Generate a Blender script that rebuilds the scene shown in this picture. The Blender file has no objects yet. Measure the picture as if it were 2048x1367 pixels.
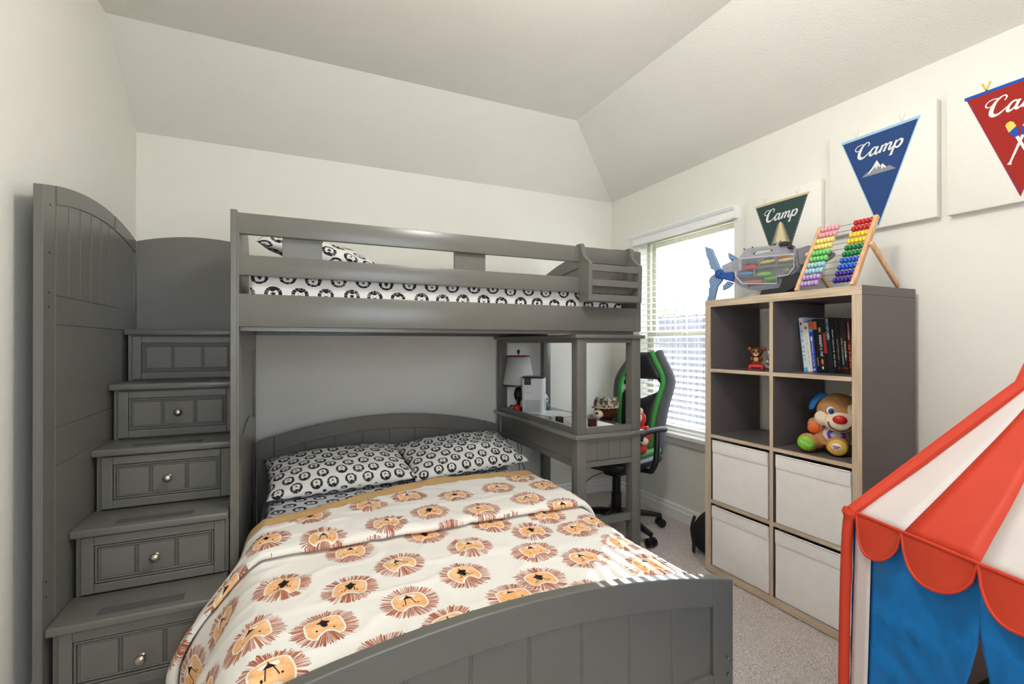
import bpy, bmesh, math, random
import numpy as np
from mathutils import Vector, Matrix, Euler, noise
random.seed(7)
R = math.radians
PI = math.pi
SC = bpy.context.scene
COL = SC.collection

# ------------------------------------------------------------------ camera, sky, sun, exposure
EYE = 1.236
cam_data = bpy.data.cameras.new('camera')
cam_data.sensor_width = 36.0
cam_data.lens = 962.0 / 2048.0 * 36.0
cam_data.clip_start = 0.02
cam_data.clip_end = 200
cam = bpy.data.objects.new('camera', cam_data)
COL.objects.link(cam)
cam.location = (0, 0, EYE)
cam.rotation_euler = (R(90.15), 0, R(-24.87))
SC.camera = cam

world = bpy.data.worlds.new('sky')
SC.world = world
world.use_nodes = True
_wn = world.node_tree.nodes
_bg = _wn['Background']
_bg.inputs[0].default_value = (0.86, 0.93, 1.0, 1)
_bg.inputs[1].default_value = 4.0

sun_data = bpy.data.lights.new('sun', 'SUN')
sun_data.energy = 10.0
sun_data.angle = R(0.2)
sun_data.color = (1.0, 0.96, 0.9)
sun = bpy.data.objects.new('sun', sun_data)
COL.objects.link(sun)
SUN_DIR = Vector((1, 0.93, 0.80)).normalized()
sun.location = (8, 8, 8)
sun.rotation_euler = (-SUN_DIR).to_track_quat('-Z', 'Y').to_euler()

SC.view_settings.view_transform = 'Standard'
SC.view_settings.look = 'None'
SC.view_settings.gamma = 1.0
SC.view_settings.exposure = 1.2
SC.cycles.max_bounces = 10
SC.cycles.diffuse_bounces = 6
SC.cycles.transparent_max_bounces = 16
SC.cycles.use_denoising = True
SC.cycles.sample_clamp_indirect = 8.0

# room numbers (metres)
XL, XR, YB, YF = -0.784, 2.49, 3.357, -0.95
HW, HC = 2.43, 2.785
RX, RY = 1.815, 2.845          # where the slopes meet the flat ceiling
WY0, WY1, WZ0, WZ1 = 2.115, 3.0, 0.60, 2.045   # window opening in the wall beside the bed
LAMP_XY = (0.78, 1.0)

def portal(name, loc, rot, sx, sy):
    d = bpy.data.lights.new(name, 'AREA')
    d.shape = 'RECTANGLE'; d.size = sx; d.size_y = sy
    d.energy = 1.0
    d.cycles.is_portal = True
    o = bpy.data.objects.new(name, d); COL.objects.link(o)
    o.location = loc; o.rotation_euler = rot
portal('daylight_portal', (2.66, (WY0+WY1)/2, (WZ0+WZ1)/2), (0, R(90), 0), WZ1-WZ0, WY1-WY0)
portal('daylight_portal', (0.4, YF-0.13, 1.5), (R(90), 0, 0), 1.7, 1.3)  # sky portal for the added fill opening behind the camera

# ------------------------------------------------------------------ material helpers
def S(r, g, b):
    f = lambda c: (c/255/12.92) if c/255 <= 0.04045 else ((c/255+0.055)/1.055)**2.4
    return (f(r), f(g), f(b), 1)

class V:
    """a socket with arithmetic"""
    def __init__(s, nt, sock): s.nt, s.s = nt, sock
    def _m(s, op, *args, clamp=False):
        n = s.nt.nodes.new('ShaderNodeMath'); n.operation = op; n.use_clamp = clamp
        for i, a in enumerate((s,)+args):
            if isinstance(a, V): s.nt.links.new(a.s, n.inputs[i])
            else: n.inputs[i].default_value = a
        return V(s.nt, n.outputs[0])
    def __add__(s, o): return s._m('ADD', o)
    def __radd__(s, o): return s._m('ADD', o)
    def __sub__(s, o): return s._m('SUBTRACT', o)
    def __rsub__(s, o): return (s*-1.0)+o
    def __mul__(s, o): return s._m('MULTIPLY', o)
    def __rmul__(s, o): return s._m('MULTIPLY', o)
    def __truediv__(s, o): return s._m('DIVIDE', o)
    def abs(s): return s._m('ABSOLUTE')
    def pow(s, e): return s._m('POWER', e)
    def sqrt(s): return s._m('SQRT')
    def lt(s, o): return s._m('LESS_THAN', o)
    def gt(s, o): return s._m('GREATER_THAN', o)
    def mn(s, o): return s._m('MINIMUM', o)
    def mx(s, o): return s._m('MAXIMUM', o)
    def cos(s): return s._m('COSINE')
    def sin(s): return s._m('SINE')
    def atan2(s, o): return s._m('ARCTAN2', o)
    def frac(s): return s._m('FRACT')
    def clamp(s): return s._m('ADD', 0.0, clamp=True)
    def step(s, lo, hi):
        n = s.nt.nodes.new('ShaderNodeMapRange'); n.interpolation_type = 'SMOOTHSTEP'
        s.nt.links.new(s.s, n.inputs[0])
        n.inputs[1].default_value = lo; n.inputs[2].default_value = hi
        return V(s.nt, n.outputs[0])

def new_mat(name, rough=0.5, metallic=0.0, spec=0.5):
    m = bpy.data.materials.new(name); m.use_nodes = True
    nt = m.node_tree
    b = nt.nodes['Principled BSDF']
    b.inputs['Roughness'].default_value = rough
    b.inputs['Metallic'].default_value = metallic
    b.inputs['Specular IOR Level'].default_value = spec
    return m, nt, b

def tex(nt, kind, coord='Object', scale=1.0, **kw):
    tc = nt.nodes.new('ShaderNodeTexCoord')
    n = nt.nodes.new(kind)
    nt.links.new(tc.outputs[coord], n.inputs['Vector'])
    n.inputs['Scale'].default_value = scale
    for k, v in kw.items(): n.inputs[k].default_value = v
    return n

def ramp(nt, fac, c0, c1, p0=0.0, p1=1.0):
    r = nt.nodes.new('ShaderNodeValToRGB')
    r.color_ramp.elements[0].position = p0; r.color_ramp.elements[0].color = c0
    r.color_ramp.elements[1].position = p1; r.color_ramp.elements[1].color = c1
    nt.links.new(fac, r.inputs[0])
    return r.outputs[0]

def mix(nt, fac, a, b):
    n = nt.nodes.new('ShaderNodeMix'); n.data_type = 'RGBA'
    if isinstance(fac, V): fac = fac.s
    nt.links.new(fac, n.inputs[0])
    for i, c in ((6, a), (7, b)):
        if isinstance(c, (tuple, list)): n.inputs[i].default_value = c
        else: nt.links.new(c, n.inputs[i])
    return n.outputs[2]

def bump(nt, b, height, strength=0.2, dist=0.002):
    n = nt.nodes.new('ShaderNodeBump')
    n.inputs['Strength'].default_value = strength
    n.inputs['Distance'].default_value = dist
    nt.links.new(height, n.inputs['Height'])
    nt.links.new(n.outputs[0], b.inputs['Normal'])

def plain(name, col, rough=0.5, metallic=0.0, var=0.06, vscale=40, bmp=0.0, bscale=300, bdist=0.001, spec=0.5, coat=0.0):
    m, nt, b = new_mat(name, rough, metallic, spec)
    n = tex(nt, 'ShaderNodeTexNoise', scale=vscale)
    lo = tuple(c*(1-var) for c in col[:3])+(1,)
    hi = tuple(min(1, c*(1+var)) for c in col[:3])+(1,)
    nt.links.new(ramp(nt, n.outputs['Fac'], lo, hi, 0.3, 0.7), b.inputs['Base Color'])
    if coat: b.inputs['Coat Weight'].default_value = coat; b.inputs['Coat Roughness'].default_value = 0.12
    if bmp:
        k = tex(nt, 'ShaderNodeTexNoise', scale=bscale)
        bump(nt, b, k.outputs['Fac'], bmp, bdist)
    return m

def wood(name, c0, c1, axis='Y', scale=1.0, rough=0.5):
    m, nt, b = new_mat(name, rough)
    tc = nt.nodes.new('ShaderNodeTexCoord')
    mp = nt.nodes.new('ShaderNodeMapping')
    sc = {'X': (3, 60, 60), 'Y': (60, 3, 60), 'Z': (60, 60, 3)}[axis]
    mp.inputs['Scale'].default_value = tuple(v*scale for v in sc)
    nt.links.new(tc.outputs['Object'], mp.inputs[0])
    n = nt.nodes.new('ShaderNodeTexNoise'); n.inputs['Scale'].default_value = 1.6; n.inputs['Detail'].default_value = 5
    nt.links.new(mp.outputs[0], n.inputs['Vector'])
    nt.links.new(ramp(nt, n.outputs['Fac'], c0, c1, 0.35, 0.65), b.inputs['Base Color'])
    return m

M = {}
M['wall'] = plain('wall_paint', S(229, 227, 219), 0.75, var=0.01, vscale=6, bmp=0.35, bscale=130, bdist=0.004, spec=0.3)
M['ceil'] = plain('ceiling_paint', S(226, 224, 216), 0.85, var=0.01, vscale=6, bmp=0.4, bscale=150, bdist=0.005, spec=0.2)
M['trim'] = plain('white_trim', S(236, 235, 232), 0.35, var=0.01)
M['grey'] = plain('grey_furniture_paint', S(104, 102, 96), 0.28, var=0.02, vscale=15, bmp=0.08, bscale=260, spec=0.5)
M['greydk'] = plain('dark_grey_grip_tape', S(78, 78, 77), 0.9, var=0.1, vscale=300)
M['hole'] = plain('dark_hole', S(20, 18, 16), 0.8)
M['nickel'] = plain('brushed_nickel', S(190, 182, 170), 0.25, 1.0, var=0.03)
M['steel'] = plain('zinc_bolt', S(120, 125, 135), 0.3, 1.0)
M['shelfgrey'] = plain('shelf_taupe_laminate', S(96, 89, 88), 0.4, var=0.03, vscale=120)
M['oak'] = wood('shelf_oak_edging', S(182, 161, 137), S(212, 192, 167), 'Y')
M['oakv'] = wood('shelf_oak_edging_upright', S(182, 161, 137), S(212, 192, 167), 'Z')
M['beech'] = wood('beech_wood', S(203, 154, 114), S(225, 181, 139), 'Z', 0.6)
M['bin'] = plain('white_bin_fabric', S(241, 237, 234), 0.85, var=0.02, vscale=20, bmp=0.15, bscale=700)
M['black'] = plain('black_plastic', S(22, 22, 24), 0.4, var=0.1)
M['blackfab'] = plain('black_nylon', S(17, 17, 18), 0.85, var=0.2, vscale=80, bmp=0.3, bscale=400)
M['leather'] = plain('black_faux_leather', S(30, 30, 33), 0.42, var=0.08, bmp=0.15, bscale=400)
M['greyfab'] = plain('grey_chair_fabric', S(88, 90, 97), 0.75, var=0.06, vscale=200, bmp=0.2, bscale=900)
M['green'] = plain('green_chair_fabric', S(58, 152, 68), 0.6, var=0.05, bmp=0.1)
M['white'] = plain('white_plastic', S(228, 229, 232), 0.35, var=0.01)
M['shade'] = plain('lamp_shade_linen', S(226, 224, 220), 0.85, var=0.02, bmp=0.1)
M['maroon'] = plain('maroon_trim', S(120, 30, 60), 0.6)
M['red'] = plain('red_plastic', S(200, 30, 28), 0.35)
M['darkred'] = plain('dark_red_wax', S(84, 26, 24), 0.3)
M['canvas'] = plain('white_canvas', S(232, 229, 221), 0.85, var=0.015, vscale=60, bmp=0.25, bscale=600)
M['canvasside'] = plain('canvas_edge', S(205, 201, 185), 0.85, var=0.03, bmp=0.2, bscale=500)
M['tentred'] = plain('red_tent_cloth', S(226, 72, 44), 0.55, var=0.05, vscale=7, bmp=0.25, bscale=14, bdist=0.01)
M['tentwhite'] = plain('white_tent_cloth', S(236, 226, 222), 0.6, var=0.02, vscale=7, bmp=0.2, bscale=10, bdist=0.01)
M['tentblue'] = plain('blue_tent_cloth', S(22, 132, 208), 0.5, var=0.06, vscale=6, bmp=0.7, bscale=13, bdist=0.02)
def translucent(m, f):
    nt = m.node_tree; b = nt.nodes['Principled BSDF']; o = nt.nodes['Material Output']
    t = nt.nodes.new('ShaderNodeBsdfTranslucent'); x = nt.nodes.new('ShaderNodeMixShader'); x.inputs[0].default_value = f
    nt.links.new(b.inputs['Base Color'].links[0].from_socket, t.inputs[0])
    nt.links.new(b.outputs[0], x.inputs[1]); nt.links.new(t.outputs[0], x.inputs[2]); nt.links.new(x.outputs[0], o.inputs[0])
for _k in ('tentred', 'tentwhite', 'tentblue', 'shade'): translucent(M[_k], 0.3)
M['plushbrown'] = plain('brown_plush', S(150, 98, 60), 0.95, var=0.25, vscale=220, bmp=0.9, bscale=260, bdist=0.005, spec=0.1)
M['plushtan'] = plain('tan_plush', S(196, 142, 92), 0.95, var=0.2, vscale=220, bmp=0.9, bscale=240, bdist=0.005, spec=0.1)
M['plushdark'] = plain('dark_brown_plush', S(84, 46, 28), 0.95, var=0.3, vscale=200, bmp=0.9, bscale=260, bdist=0.005, spec=0.1)
M['cream'] = plain('cream_plush', S(232, 212, 184), 0.9, var=0.08, vscale=200, bmp=0.4, bscale=300)
M['plushred'] = plain('red_plush', S(196, 48, 38), 0.9, var=0.15, vscale=200, bmp=0.6, bscale=260)
M['blueplush'] = plain('blue_satin', S(30, 110, 180), 0.5, var=0.12, vscale=60)
M['eyeblue'] = plain('blue_iris', S(25, 80, 170), 0.2)
M['orangepad'] = plain('orange_pad', S(222, 92, 40), 0.5)
M['greenpad'] = plain('lime_pad', S(120, 195, 40), 0.4)
M['yellowpad'] = plain('yellow_pad', S(214, 178, 70), 0.5, var=0.1)
M['purple'] = plain('purple_print', S(96, 56, 150), 0.6)
M['subgrey'] = plain('translucent_grey_plastic', S(192, 191, 200), 0.3, var=0.06, vscale=60, bmp=0.2, bscale=60)
M['subdark'] = plain('case_tray_grey', S(112, 113, 120), 0.45, var=0.1, vscale=90)
M['finblue'] = plain('slate_blue_plastic', S(112, 140, 172), 0.35, var=0.06)
M['deepblue'] = plain('deep_blue_plastic', S(28, 74, 150), 0.35, var=0.06)
M['wire'] = plain('steel_wire', S(200, 200, 205), 0.25, 1.0)
M['leaf'] = plain('tree_leaves', S(120, 140, 96), 0.8, var=0.3, vscale=3)
M['bark'] = plain('bark', S(100, 84, 70), 0.9)
M['lawn'] = plain('lawn', S(120, 130, 90), 0.95, var=0.2, vscale=5)
M['fence'] = wood('weathered_fence', S(84, 81, 87), S(112, 109, 117), 'Z', 0.25, 0.9)
M['sash'] = plain('almond_window_frame', S(205, 200, 184), 0.45, var=0.01)
M['slat'] = plain('white_blind_slat', S(238, 238, 238), 0.45, var=0.01)
M['paper'] = plain('white_paper', S(238, 238, 238), 0.6, var=0.01)
M['cable'] = plain('grey_cable', S(60, 60, 62), 0.5)
M['tuft'] = plain('bright_green_plush', S(96, 150, 40), 0.95, var=0.35, vscale=60, bmp=1.0, bscale=90, bdist=0.02)
M['teal'] = plain('teal_plush', S(60, 150, 160), 0.8, var=0.1)
M['silver'] = plain('silver_figurine', S(200, 200, 205), 0.25, 0.8)

def carpet_mat():
    m, nt, b = new_mat('carpet_pile', 0.95, spec=0.1)
    n = tex(nt, 'ShaderNodeTexNoise', scale=170, Detail=3)
    n2 = tex(nt, 'ShaderNodeTexNoise', scale=9)
    c = ramp(nt, n.outputs['Fac'], S(178, 166, 160), S(232, 222, 217), 0.36, 0.66)
    c2 = mix(nt, ramp(nt, n2.outputs['Fac'], (0, 0, 0, 1), (0.35, 0.35, 0.35, 1), 0.4, 0.7), c, S(216, 206, 201))
    nt.links.new(c2, b.inputs['Base Color'])
    k = tex(nt, 'ShaderNodeTexNoise', scale=240, Detail=2)
    bump(nt, b, k.outputs['Fac'], 0.9, 0.008)
    return m
M['carpet'] = carpet_mat()

def glass_mat():
    m = bpy.data.materials.new('window_glass'); m.use_nodes = True
    nt = m.node_tree; nt.nodes.remove(nt.nodes['Principled BSDF'])
    t = nt.nodes.new('ShaderNodeBsdfTransparent'); t.inputs[0].default_value = (0.93, 0.95, 0.96, 1)
    g = nt.nodes.new('ShaderNodeBsdfGlossy'); g.inputs['Roughness'].default_value = 0.02
    mx = nt.nodes.new('ShaderNodeMixShader'); mx.inputs[0].default_value = 0.06
    nt.links.new(t.outputs[0], mx.inputs[1]); nt.links.new(g.outputs[0], mx.inputs[2])
    nt.links.new(mx.outputs[0], nt.nodes['Material Output'].inputs[0])
    return m
M['glass'] = glass_mat()
def clear_mat():
    m = bpy.data.materials.new('clear_plastic'); m.use_nodes = True
    nt = m.node_tree; nt.nodes.remove(nt.nodes['Principled BSDF'])
    t = nt.nodes.new('ShaderNodeBsdfTransparent'); t.inputs[0].default_value = (0.9, 0.91, 0.93, 1)
    g = nt.nodes.new('ShaderNodeBsdfGlossy'); g.inputs['Roughness'].default_value = 0.08
    mx = nt.nodes.new('ShaderNodeMixShader'); mx.inputs[0].default_value = 0.1
    nt.links.new(t.outputs[0], mx.inputs[1]); nt.links.new(g.outputs[0], mx.inputs[2])
    nt.links.new(mx.outputs[0], nt.nodes['Material Output'].inputs[0])
    return m
M['clear'] = clear_mat()

def camo_mat():
    m, nt, b = new_mat('camouflage_cloth', 0.9)
    n = tex(nt, 'ShaderNodeTexVoronoi', scale=70)
    c = ramp(nt, n.outputs['Color'], S(78, 70, 58), S(190, 178, 160), 0.35, 0.6)
    nt.links.new(c, b.inputs['Base Color'])
    return m
M['camo'] = camo_mat()

def uv_pq(nt):
    u = nt.nodes.new('ShaderNodeUVMap'); u.uv_map = 'lion'
    sp = nt.nodes.new('ShaderNodeSeparateXYZ'); nt.links.new(u.outputs[0], sp.inputs[0])
    u2 = nt.nodes.new('ShaderNodeUVMap'); u2.uv_map = 'kind'
    s2 = nt.nodes.new('ShaderNodeSeparateXYZ'); nt.links.new(u2.outputs[0], s2.inputs[0])
    return V(nt, sp.outputs[0]), V(nt, sp.outputs[1]), V(nt, s2.outputs[0]), V(nt, s2.outputs[1])

def nz(nt, x, y, z, detail=2.0, scale=1.0):
    c = nt.nodes.new('ShaderNodeCombineXYZ')
    for i, a in enumerate((x, y, z)):
        if isinstance(a, V): nt.links.new(a.s, c.inputs[i])
        else: c.inputs[i].default_value = a
    n = nt.nodes.new('ShaderNodeTexNoise'); n.inputs['Scale'].default_value = scale; n.inputs['Detail'].default_value = detail
    nt.links.new(c.outputs[0], n.inputs['Vector'])
    return V(nt, n.outputs['Fac'])

def ell(p, q, cx, cy, rx, ry, e=2.0):
    return ((p-cx).abs()/rx).pow(e) + ((q-cy).abs()/ry).pow(e)

def seg(p, q, x0, y0, x1, y1, w):
    """inside a line segment of half width w"""
    dx, dy = x1-x0, y1-y0; L = math.hypot(dx, dy); dx /= L; dy /= L
    a = (p-x0)*dx + (q-y0)*dy
    c = ((p-x0)*(-dy) + (q-y0)*dx).abs()
    return c.lt(w)*a.gt(0.0)*a.lt(L)

def lion_big():
    m, nt, b = new_mat('cream_cloth_with_printed_lions', 0.85, spec=0.2)
    p, q, k1, k2 = uv_pq(nt)
    r = (p*p+q*q).sqrt(); th = q.atan2(p)
    cs, sn = th.cos(), th.sin()
    cream = S(235, 231, 224)
    edge = nz(nt, cs*14.0, sn*14.0, k1*30.0, 3.0)
    redge = edge*0.5+0.70
    mane = r.lt(redge)
    st = nz(nt, cs*25.0, sn*25.0, k1*19.0+r*0.6, 1.0)
    st2 = nz(nt, cs*5.0, sn*5.0, k2*21.0, 1.0)
    gap = (st + (r-0.75)*0.25).gt(0.575)
    tone = mix(nt, st2.step(0.4, 0.62), S(182, 114, 86), S(204, 162, 146))
    tone = mix(nt, st.step(0.36, 0.5), S(156, 88, 62), tone)
    manecol = mix(nt, gap, tone, cream)
    col = mix(nt, mane, cream, manecol)
    # face : rounded square, a wedge of mane dips into the forehead
    wob = nz(nt, p*3.0, q*3.0, k1*9.0, 1.0)*0.12
    face = ell(p, q, 0.0, -0.02, 0.54, 0.52, 3.2)+wob
    wedge = ell(p, q, 0.0, 0.58, 0.36, 0.36)
    inface = face.lt(1.0)*wedge.gt(1.0)
    border = face.lt(1.32)*wedge.gt(0.62)
    col = mix(nt, border, col, cream)
    wash = nz(nt, p*4.0, q*4.0, k2*9.0, 2.0)
    fc = mix(nt, wash.step(0.35, 0.65), S(236, 176, 118), S(243, 196, 146))
    col = mix(nt, inface, col, fc)
    mz = ell(p, q, -0.12, -0.34, 0.15, 0.09).lt(1.0).mx(ell(p, q, 0.12, -0.34, 0.15, 0.09).lt(1.0))*k1.gt(0.25)
    col = mix(nt, mz, col, cream)
    ink = S(34, 30, 28)
    nose = (q+0.34+p.abs()*0.0).abs().lt(0.09)*(p.abs()-(q+0.34+0.06)*0.9).lt(0.04)
    l1 = seg(p, q, -0.10, -0.25, -0.17, 0.12, 0.016).mx(seg(p, q, 0.10, -0.25, 0.17, 0.12, 0.016))*k2.gt(0.35)
    eyes = ell(p, q, -0.25, 0.10, 0.035, 0.035).lt(1.0).mx(ell(p, q, 0.25, 0.10, 0.035, 0.035).lt(1.0))
    mouth = seg(p, q, 0.0, -0.38, 0.0, -0.5, 0.015)
    big = (ell(p, q, 0.0, -0.12, 0.10, 0.16).lt(1.0).mx(ell(p, q, 0.0, -0.26, 0.19, 0.09).lt(1.0)))*k1.lt(0.25)
    inkm = nose.mx(l1).mx(eyes).mx(mouth).mx(big)
    col = mix(nt, inkm, col, ink)
    nt.links.new(col, b.inputs['Base Color'])
    k = tex(nt, 'ShaderNodeTexNoise', scale=26, Detail=4)
    bump(nt, b, k.outputs['Fac'], 0.22, 0.006)
    return m
M['duvet'] = lion_big()

def lion_small(name, base):
    m, nt, b = new_mat(name, 0.85, spec=0.2)
    p, q, k1, k2 = uv_pq(nt)
    r = (p*p+q*q).sqrt(); th = q.atan2(p)
    cs, sn = th.cos(), th.sin()
    e = nz(nt, cs*6.0, sn*6.0, k1*30.0, 1.0)*0.2+0.84
    ring = r.lt(e)
    ink = S(38, 38, 42)
    flecks = nz(nt, cs*11.0, sn*11.0, k1*12.0, 0.0).gt(0.67)*r.gt(0.6)
    col = mix(nt, ring*(flecks*-0.75+1.0), base, ink)
    face = ell(p, q, 0.0, -0.08, 0.54, 0.56, 2.6)
    wedge = ell(p, q, 0.0, 0.56, 0.3, 0.3)
    inface = face.lt(1.0)*wedge.gt(1.0)
    col = mix(nt, inface, col, base)
    nose = (q+0.2).abs().lt(0.11)*(p.abs()-(q+0.28)*0.9).lt(0.07)
    big = ell(p, q, 0.0, -0.05, 0.22, 0.22).lt(1.0)*k1.lt(0.25)
    eyes = ell(p, q, -0.25, 0.10, 0.06, 0.06).lt(1.0).mx(ell(p, q, 0.25, 0.10, 0.06, 0.06).lt(1.0))
    mouth = seg(p, q, 0.0, -0.3, -0.14, -0.44, 0.03).mx(seg(p, q, 0.0, -0.3, 0.14, -0.44, 0.03))
    col = mix(nt, nose.mx(big).mx(eyes).mx(mouth), col, ink)
    nt.links.new(col, b.inputs['Base Color'])
    k = tex(nt, 'ShaderNodeTexNoise', scale=22, Detail=3)
    bump(nt, b, k.outputs['Fac'], 0.25, 0.006)
    return m
M['sheet'] = lion_small('grey_sheet_with_black_lions', S(206, 208, 212))
M['pillow'] = lion_small('white_pillowcase_with_black_lions', S(224, 222, 217))

# ------------------------------------------------------------------ mesh helpers
def rootof(o):
    while o.parent: o = o.parent
    return o

class MB:
    def __init__(s): s.bm = bmesh.new(); s.mi = 0
    def _merge(s, b2, mat=None):
        if mat is not None: b2.transform(mat)
        me = bpy.data.meshes.new('tmp'); 
        for f in b2.faces: f.material_index = s.mi if f.material_index == 0 else f.material_index
        b2.to_mesh(me); b2.free(); s.bm.from_mesh(me); bpy.data.meshes.remove(me)
        return s
    def box(s, x0, y0, z0, x1, y1, z1, bev=0.0015, mat=None, segs=1):
        b = bmesh.new()
        x0, x1 = min(x0, x1), max(x0, x1); y0, y1 = min(y0, y1), max(y0, y1); z0, z1 = min(z0, z1), max(z0, z1)
        bmesh.ops.create_cube(b, size=1)
        for v in b.verts:
            v.co = Vector(((x0+x1)/2+v.co.x*(x1-x0), (y0+y1)/2+v.co.y*(y1-y0), (z0+z1)/2+v.co.z*(z1-z0)))
        if bev: bmesh.ops.bevel(b, geom=list(b.edges), offset=bev, segments=segs, affect='EDGES', profile=0.5)
        return s._merge(b, mat)
    def prism(s, poly, axis, a0, a1, bev=0.0, mat=None, segs=1):
        """extrude a 2D outline. axis X: poly=(y,z), Y: poly=(x,z), Z: poly=(x,y)"""
        b = bmesh.new()
        mk = {'X': lambda p, a: (a, p[0], p[1]), 'Y': lambda p, a: (p[0], a, p[1]), 'Z': lambda p, a: (p[0], p[1], a)}[axis]
        A = [b.verts.new(mk(p, a0)) for p in poly]; B = [b.verts.new(mk(p, a1)) for p in poly]
        n = len(poly)
        b.faces.new(A); b.faces.new(B[::-1])
        for i in range(n): b.faces.new((A[i], B[i], B[(i+1) % n], A[(i+1) % n]))
        bmesh.ops.recalc_face_normals(b, faces=b.faces)
        if bev:
            ed = [e for e in b.edges if len(e.link_faces) == 2 and e.calc_face_angle(0) > 0.6]
            bmesh.ops.bevel(b, geom=ed, offset=bev, segments=segs, affect='EDGES', profile=0.5)
        bmesh.ops.triangulate(b, faces=[f for f in b.faces if len(f.verts) > 4])
        return s._merge(b, mat)
    def lathe(s, prof, c=(0, 0, 0), seg=24, mat=None, cap=True):
        b = bmesh.new(); rings = []
        for r, z in prof:
            rings.append([b.verts.new((c[0]+r*math.cos(2*PI*i/seg), c[1]+r*math.sin(2*PI*i/seg), c[2]+z)) for i in range(seg)])
        for A, B in zip(rings, rings[1:]):
            for i in range(seg): b.faces.new((A[i], A[(i+1) % seg], B[(i+1) % seg], B[i]))
        if cap:
            if prof[0][0] > 1e-5: b.faces.new(rings[0][::-1])
            if prof[-1][0] > 1e-5: b.faces.new(rings[-1])
        bmesh.ops.remove_doubles(b, verts=b.verts, dist=1e-6)
        bmesh.ops.recalc_face_normals(b, faces=b.faces)
        return s._merge(b, mat)
    def tube(s, pts, r, seg=10, closed=False, flat=1.0, up=None):
        b = bmesh.new(); pts = [Vector(p) for p in pts]; n = len(pts)
        rs = r if isinstance(r, (list, tuple)) else [r]*n
        rings = []; ref = Vector(up) if up else None
        for i, p in enumerate(pts):
            if closed: t = pts[(i+1) % n]-pts[i-1]
            else: t = pts[min(i+1, n-1)]-pts[max(i-1, 0)]
            t.normalize()
            if ref is None: ref = Vector((0, 0, 1)) if abs(t.z) < 0.9 else Vector((1, 0, 0))
            a = ref-t*ref.dot(t)
            if a.length < 1e-4: a = t.orthogonal()
            a.normalize(); c = t.cross(a)
            if not up: ref = a
            rings.append([b.verts.new(p+(a*math.cos(2*PI*k/seg)*flat+c*math.sin(2*PI*k/seg))*rs[i]) for k in range(seg)])
        for i in range(n if closed else n-1):
            A, B = rings[i], rings[(i+1) % n]
            for k in range(seg): b.faces.new((A[k], A[(k+1) % seg], B[(k+1) % seg], B[k]))
        if not closed: b.faces.new(rings[0][::-1]); b.faces.new(rings[-1])
        bmesh.ops.recalc_face_normals(b, faces=b.faces)
        return s._merge(b)
    def ell(s, c, r, rot=None, seg=20, e=1.0):
        b = bmesh.new()
        bmesh.ops.create_uvsphere(b, u_segments=seg, v_segments=max(6, seg*2//3), radius=1)
        if isinstance(r, (int, float)): r = (r, r, r)
        if e != 1.0:
            for v in b.verts: v.co = Vector([math.copysign(abs(x)**e, x) for x in v.co])
        m = Matrix.Translation(c) @ (Euler(rot).to_matrix().to_4x4() if rot else Matrix()) @ Matrix.Diagonal((*r, 1))
        return s._merge(b, m)
    def grid(s, fn, nu, nv, closed_u=False):
        b = bmesh.new()
        g = [[b.verts.new(fn(i/nu, j/nv)) for j in range(nv+1)] for i in range(nu+(0 if closed_u else 1))]
        for i in range(nu):
            for j in range(nv):
                a, c = g[i], g[(i+1) % len(g)]
                b.faces.new((a[j], c[j], c[j+1], a[j+1]))
        return s._merge(b)
    def poly(s, pts):
        b = bmesh.new(); f = b.faces.new([b.verts.new(p) for p in pts])
        if len(pts) > 4: bmesh.ops.triangulate(b, faces=[f])
        return s._merge(b)
    def build(s, name, mat, parent=None, smooth=True, angle=38, local=False, remesh=0, solid=0):
        me = bpy.data.meshes.new(name)
        o = bpy.data.objects.new(name, me); COL.objects.link(o)
        for m_ in (mat if isinstance(mat, (list, tuple)) else [mat]): me.materials.append(m_)
        if parent:
            if not local: s.bm.transform(rootof(parent).matrix_basis.inverted())
            o.parent = parent
        elif not local:
            vs = [v.co for v in s.bm.verts]
            x0 = min(v.x for v in vs); x1 = max(v.x for v in vs); y0 = min(v.y for v in vs); y1 = max(v.y for v in vs); z0 = min(v.z for v in vs)
            loc = Vector(((x0+x1)/2, (y0+y1)/2, z0)); s.bm.transform(Matrix.Translation(-loc)); o.location = loc
        s.bm.to_mesh(me); s.bm.free()
        if smooth and len(me.polygons):
            me.polygons.foreach_set('use_smooth', [True]*len(me.polygons))
            if angle: me.set_sharp_from_angle(angle=R(angle))
        if remesh:
            md = o.modifiers.new('remesh', 'REMESH'); md.mode = 'VOXEL'; md.voxel_size = remesh; md.use_smooth_shade = True
            sm = o.modifiers.new('smooth', 'SMOOTH'); sm.iterations = 4
        if solid:
            md = o.modifiers.new('solid', 'SOLIDIFY'); md.thickness = solid; md.offset = 0
        return o

def tag(o, label, cat, group=None):
    o['label'] = label; o['category'] = cat
    if group: o['group'] = group
    return o
def thing(name, label, cat, loc=(0, 0, 0), rz=0.0, group=None, rot=None):
    o = bpy.data.objects.new(name, None); COL.objects.link(o)
    o.empty_display_size = 0.05
    o.location = loc; o.rotation_euler = rot if rot else (0, 0, rz)
    o.matrix_basis = Matrix.Translation(loc) @ Euler(o.rotation_euler).to_matrix().to_4x4()
    return tag(o, label, cat, group)
def struct(o): o['kind'] = 'structure'; return o
def lab(o, t): o['label'] = t; return o

def cat_rom(pts, n=8):
    P = [Vector(p) for p in pts]; out = []
    for i in range(len(P)-1):
        a, b, c, d = P[max(i-1, 0)], P[i], P[i+1], P[min(i+2, len(P)-1)]
        for k in range(n):
            t = k/n
            out.append(0.5*((2*b)+(c-a)*t+(2*a-5*b+4*c-d)*t*t+(3*b-a-3*c+d)*t**3))
    out.append(P[-1]); return out

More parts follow.
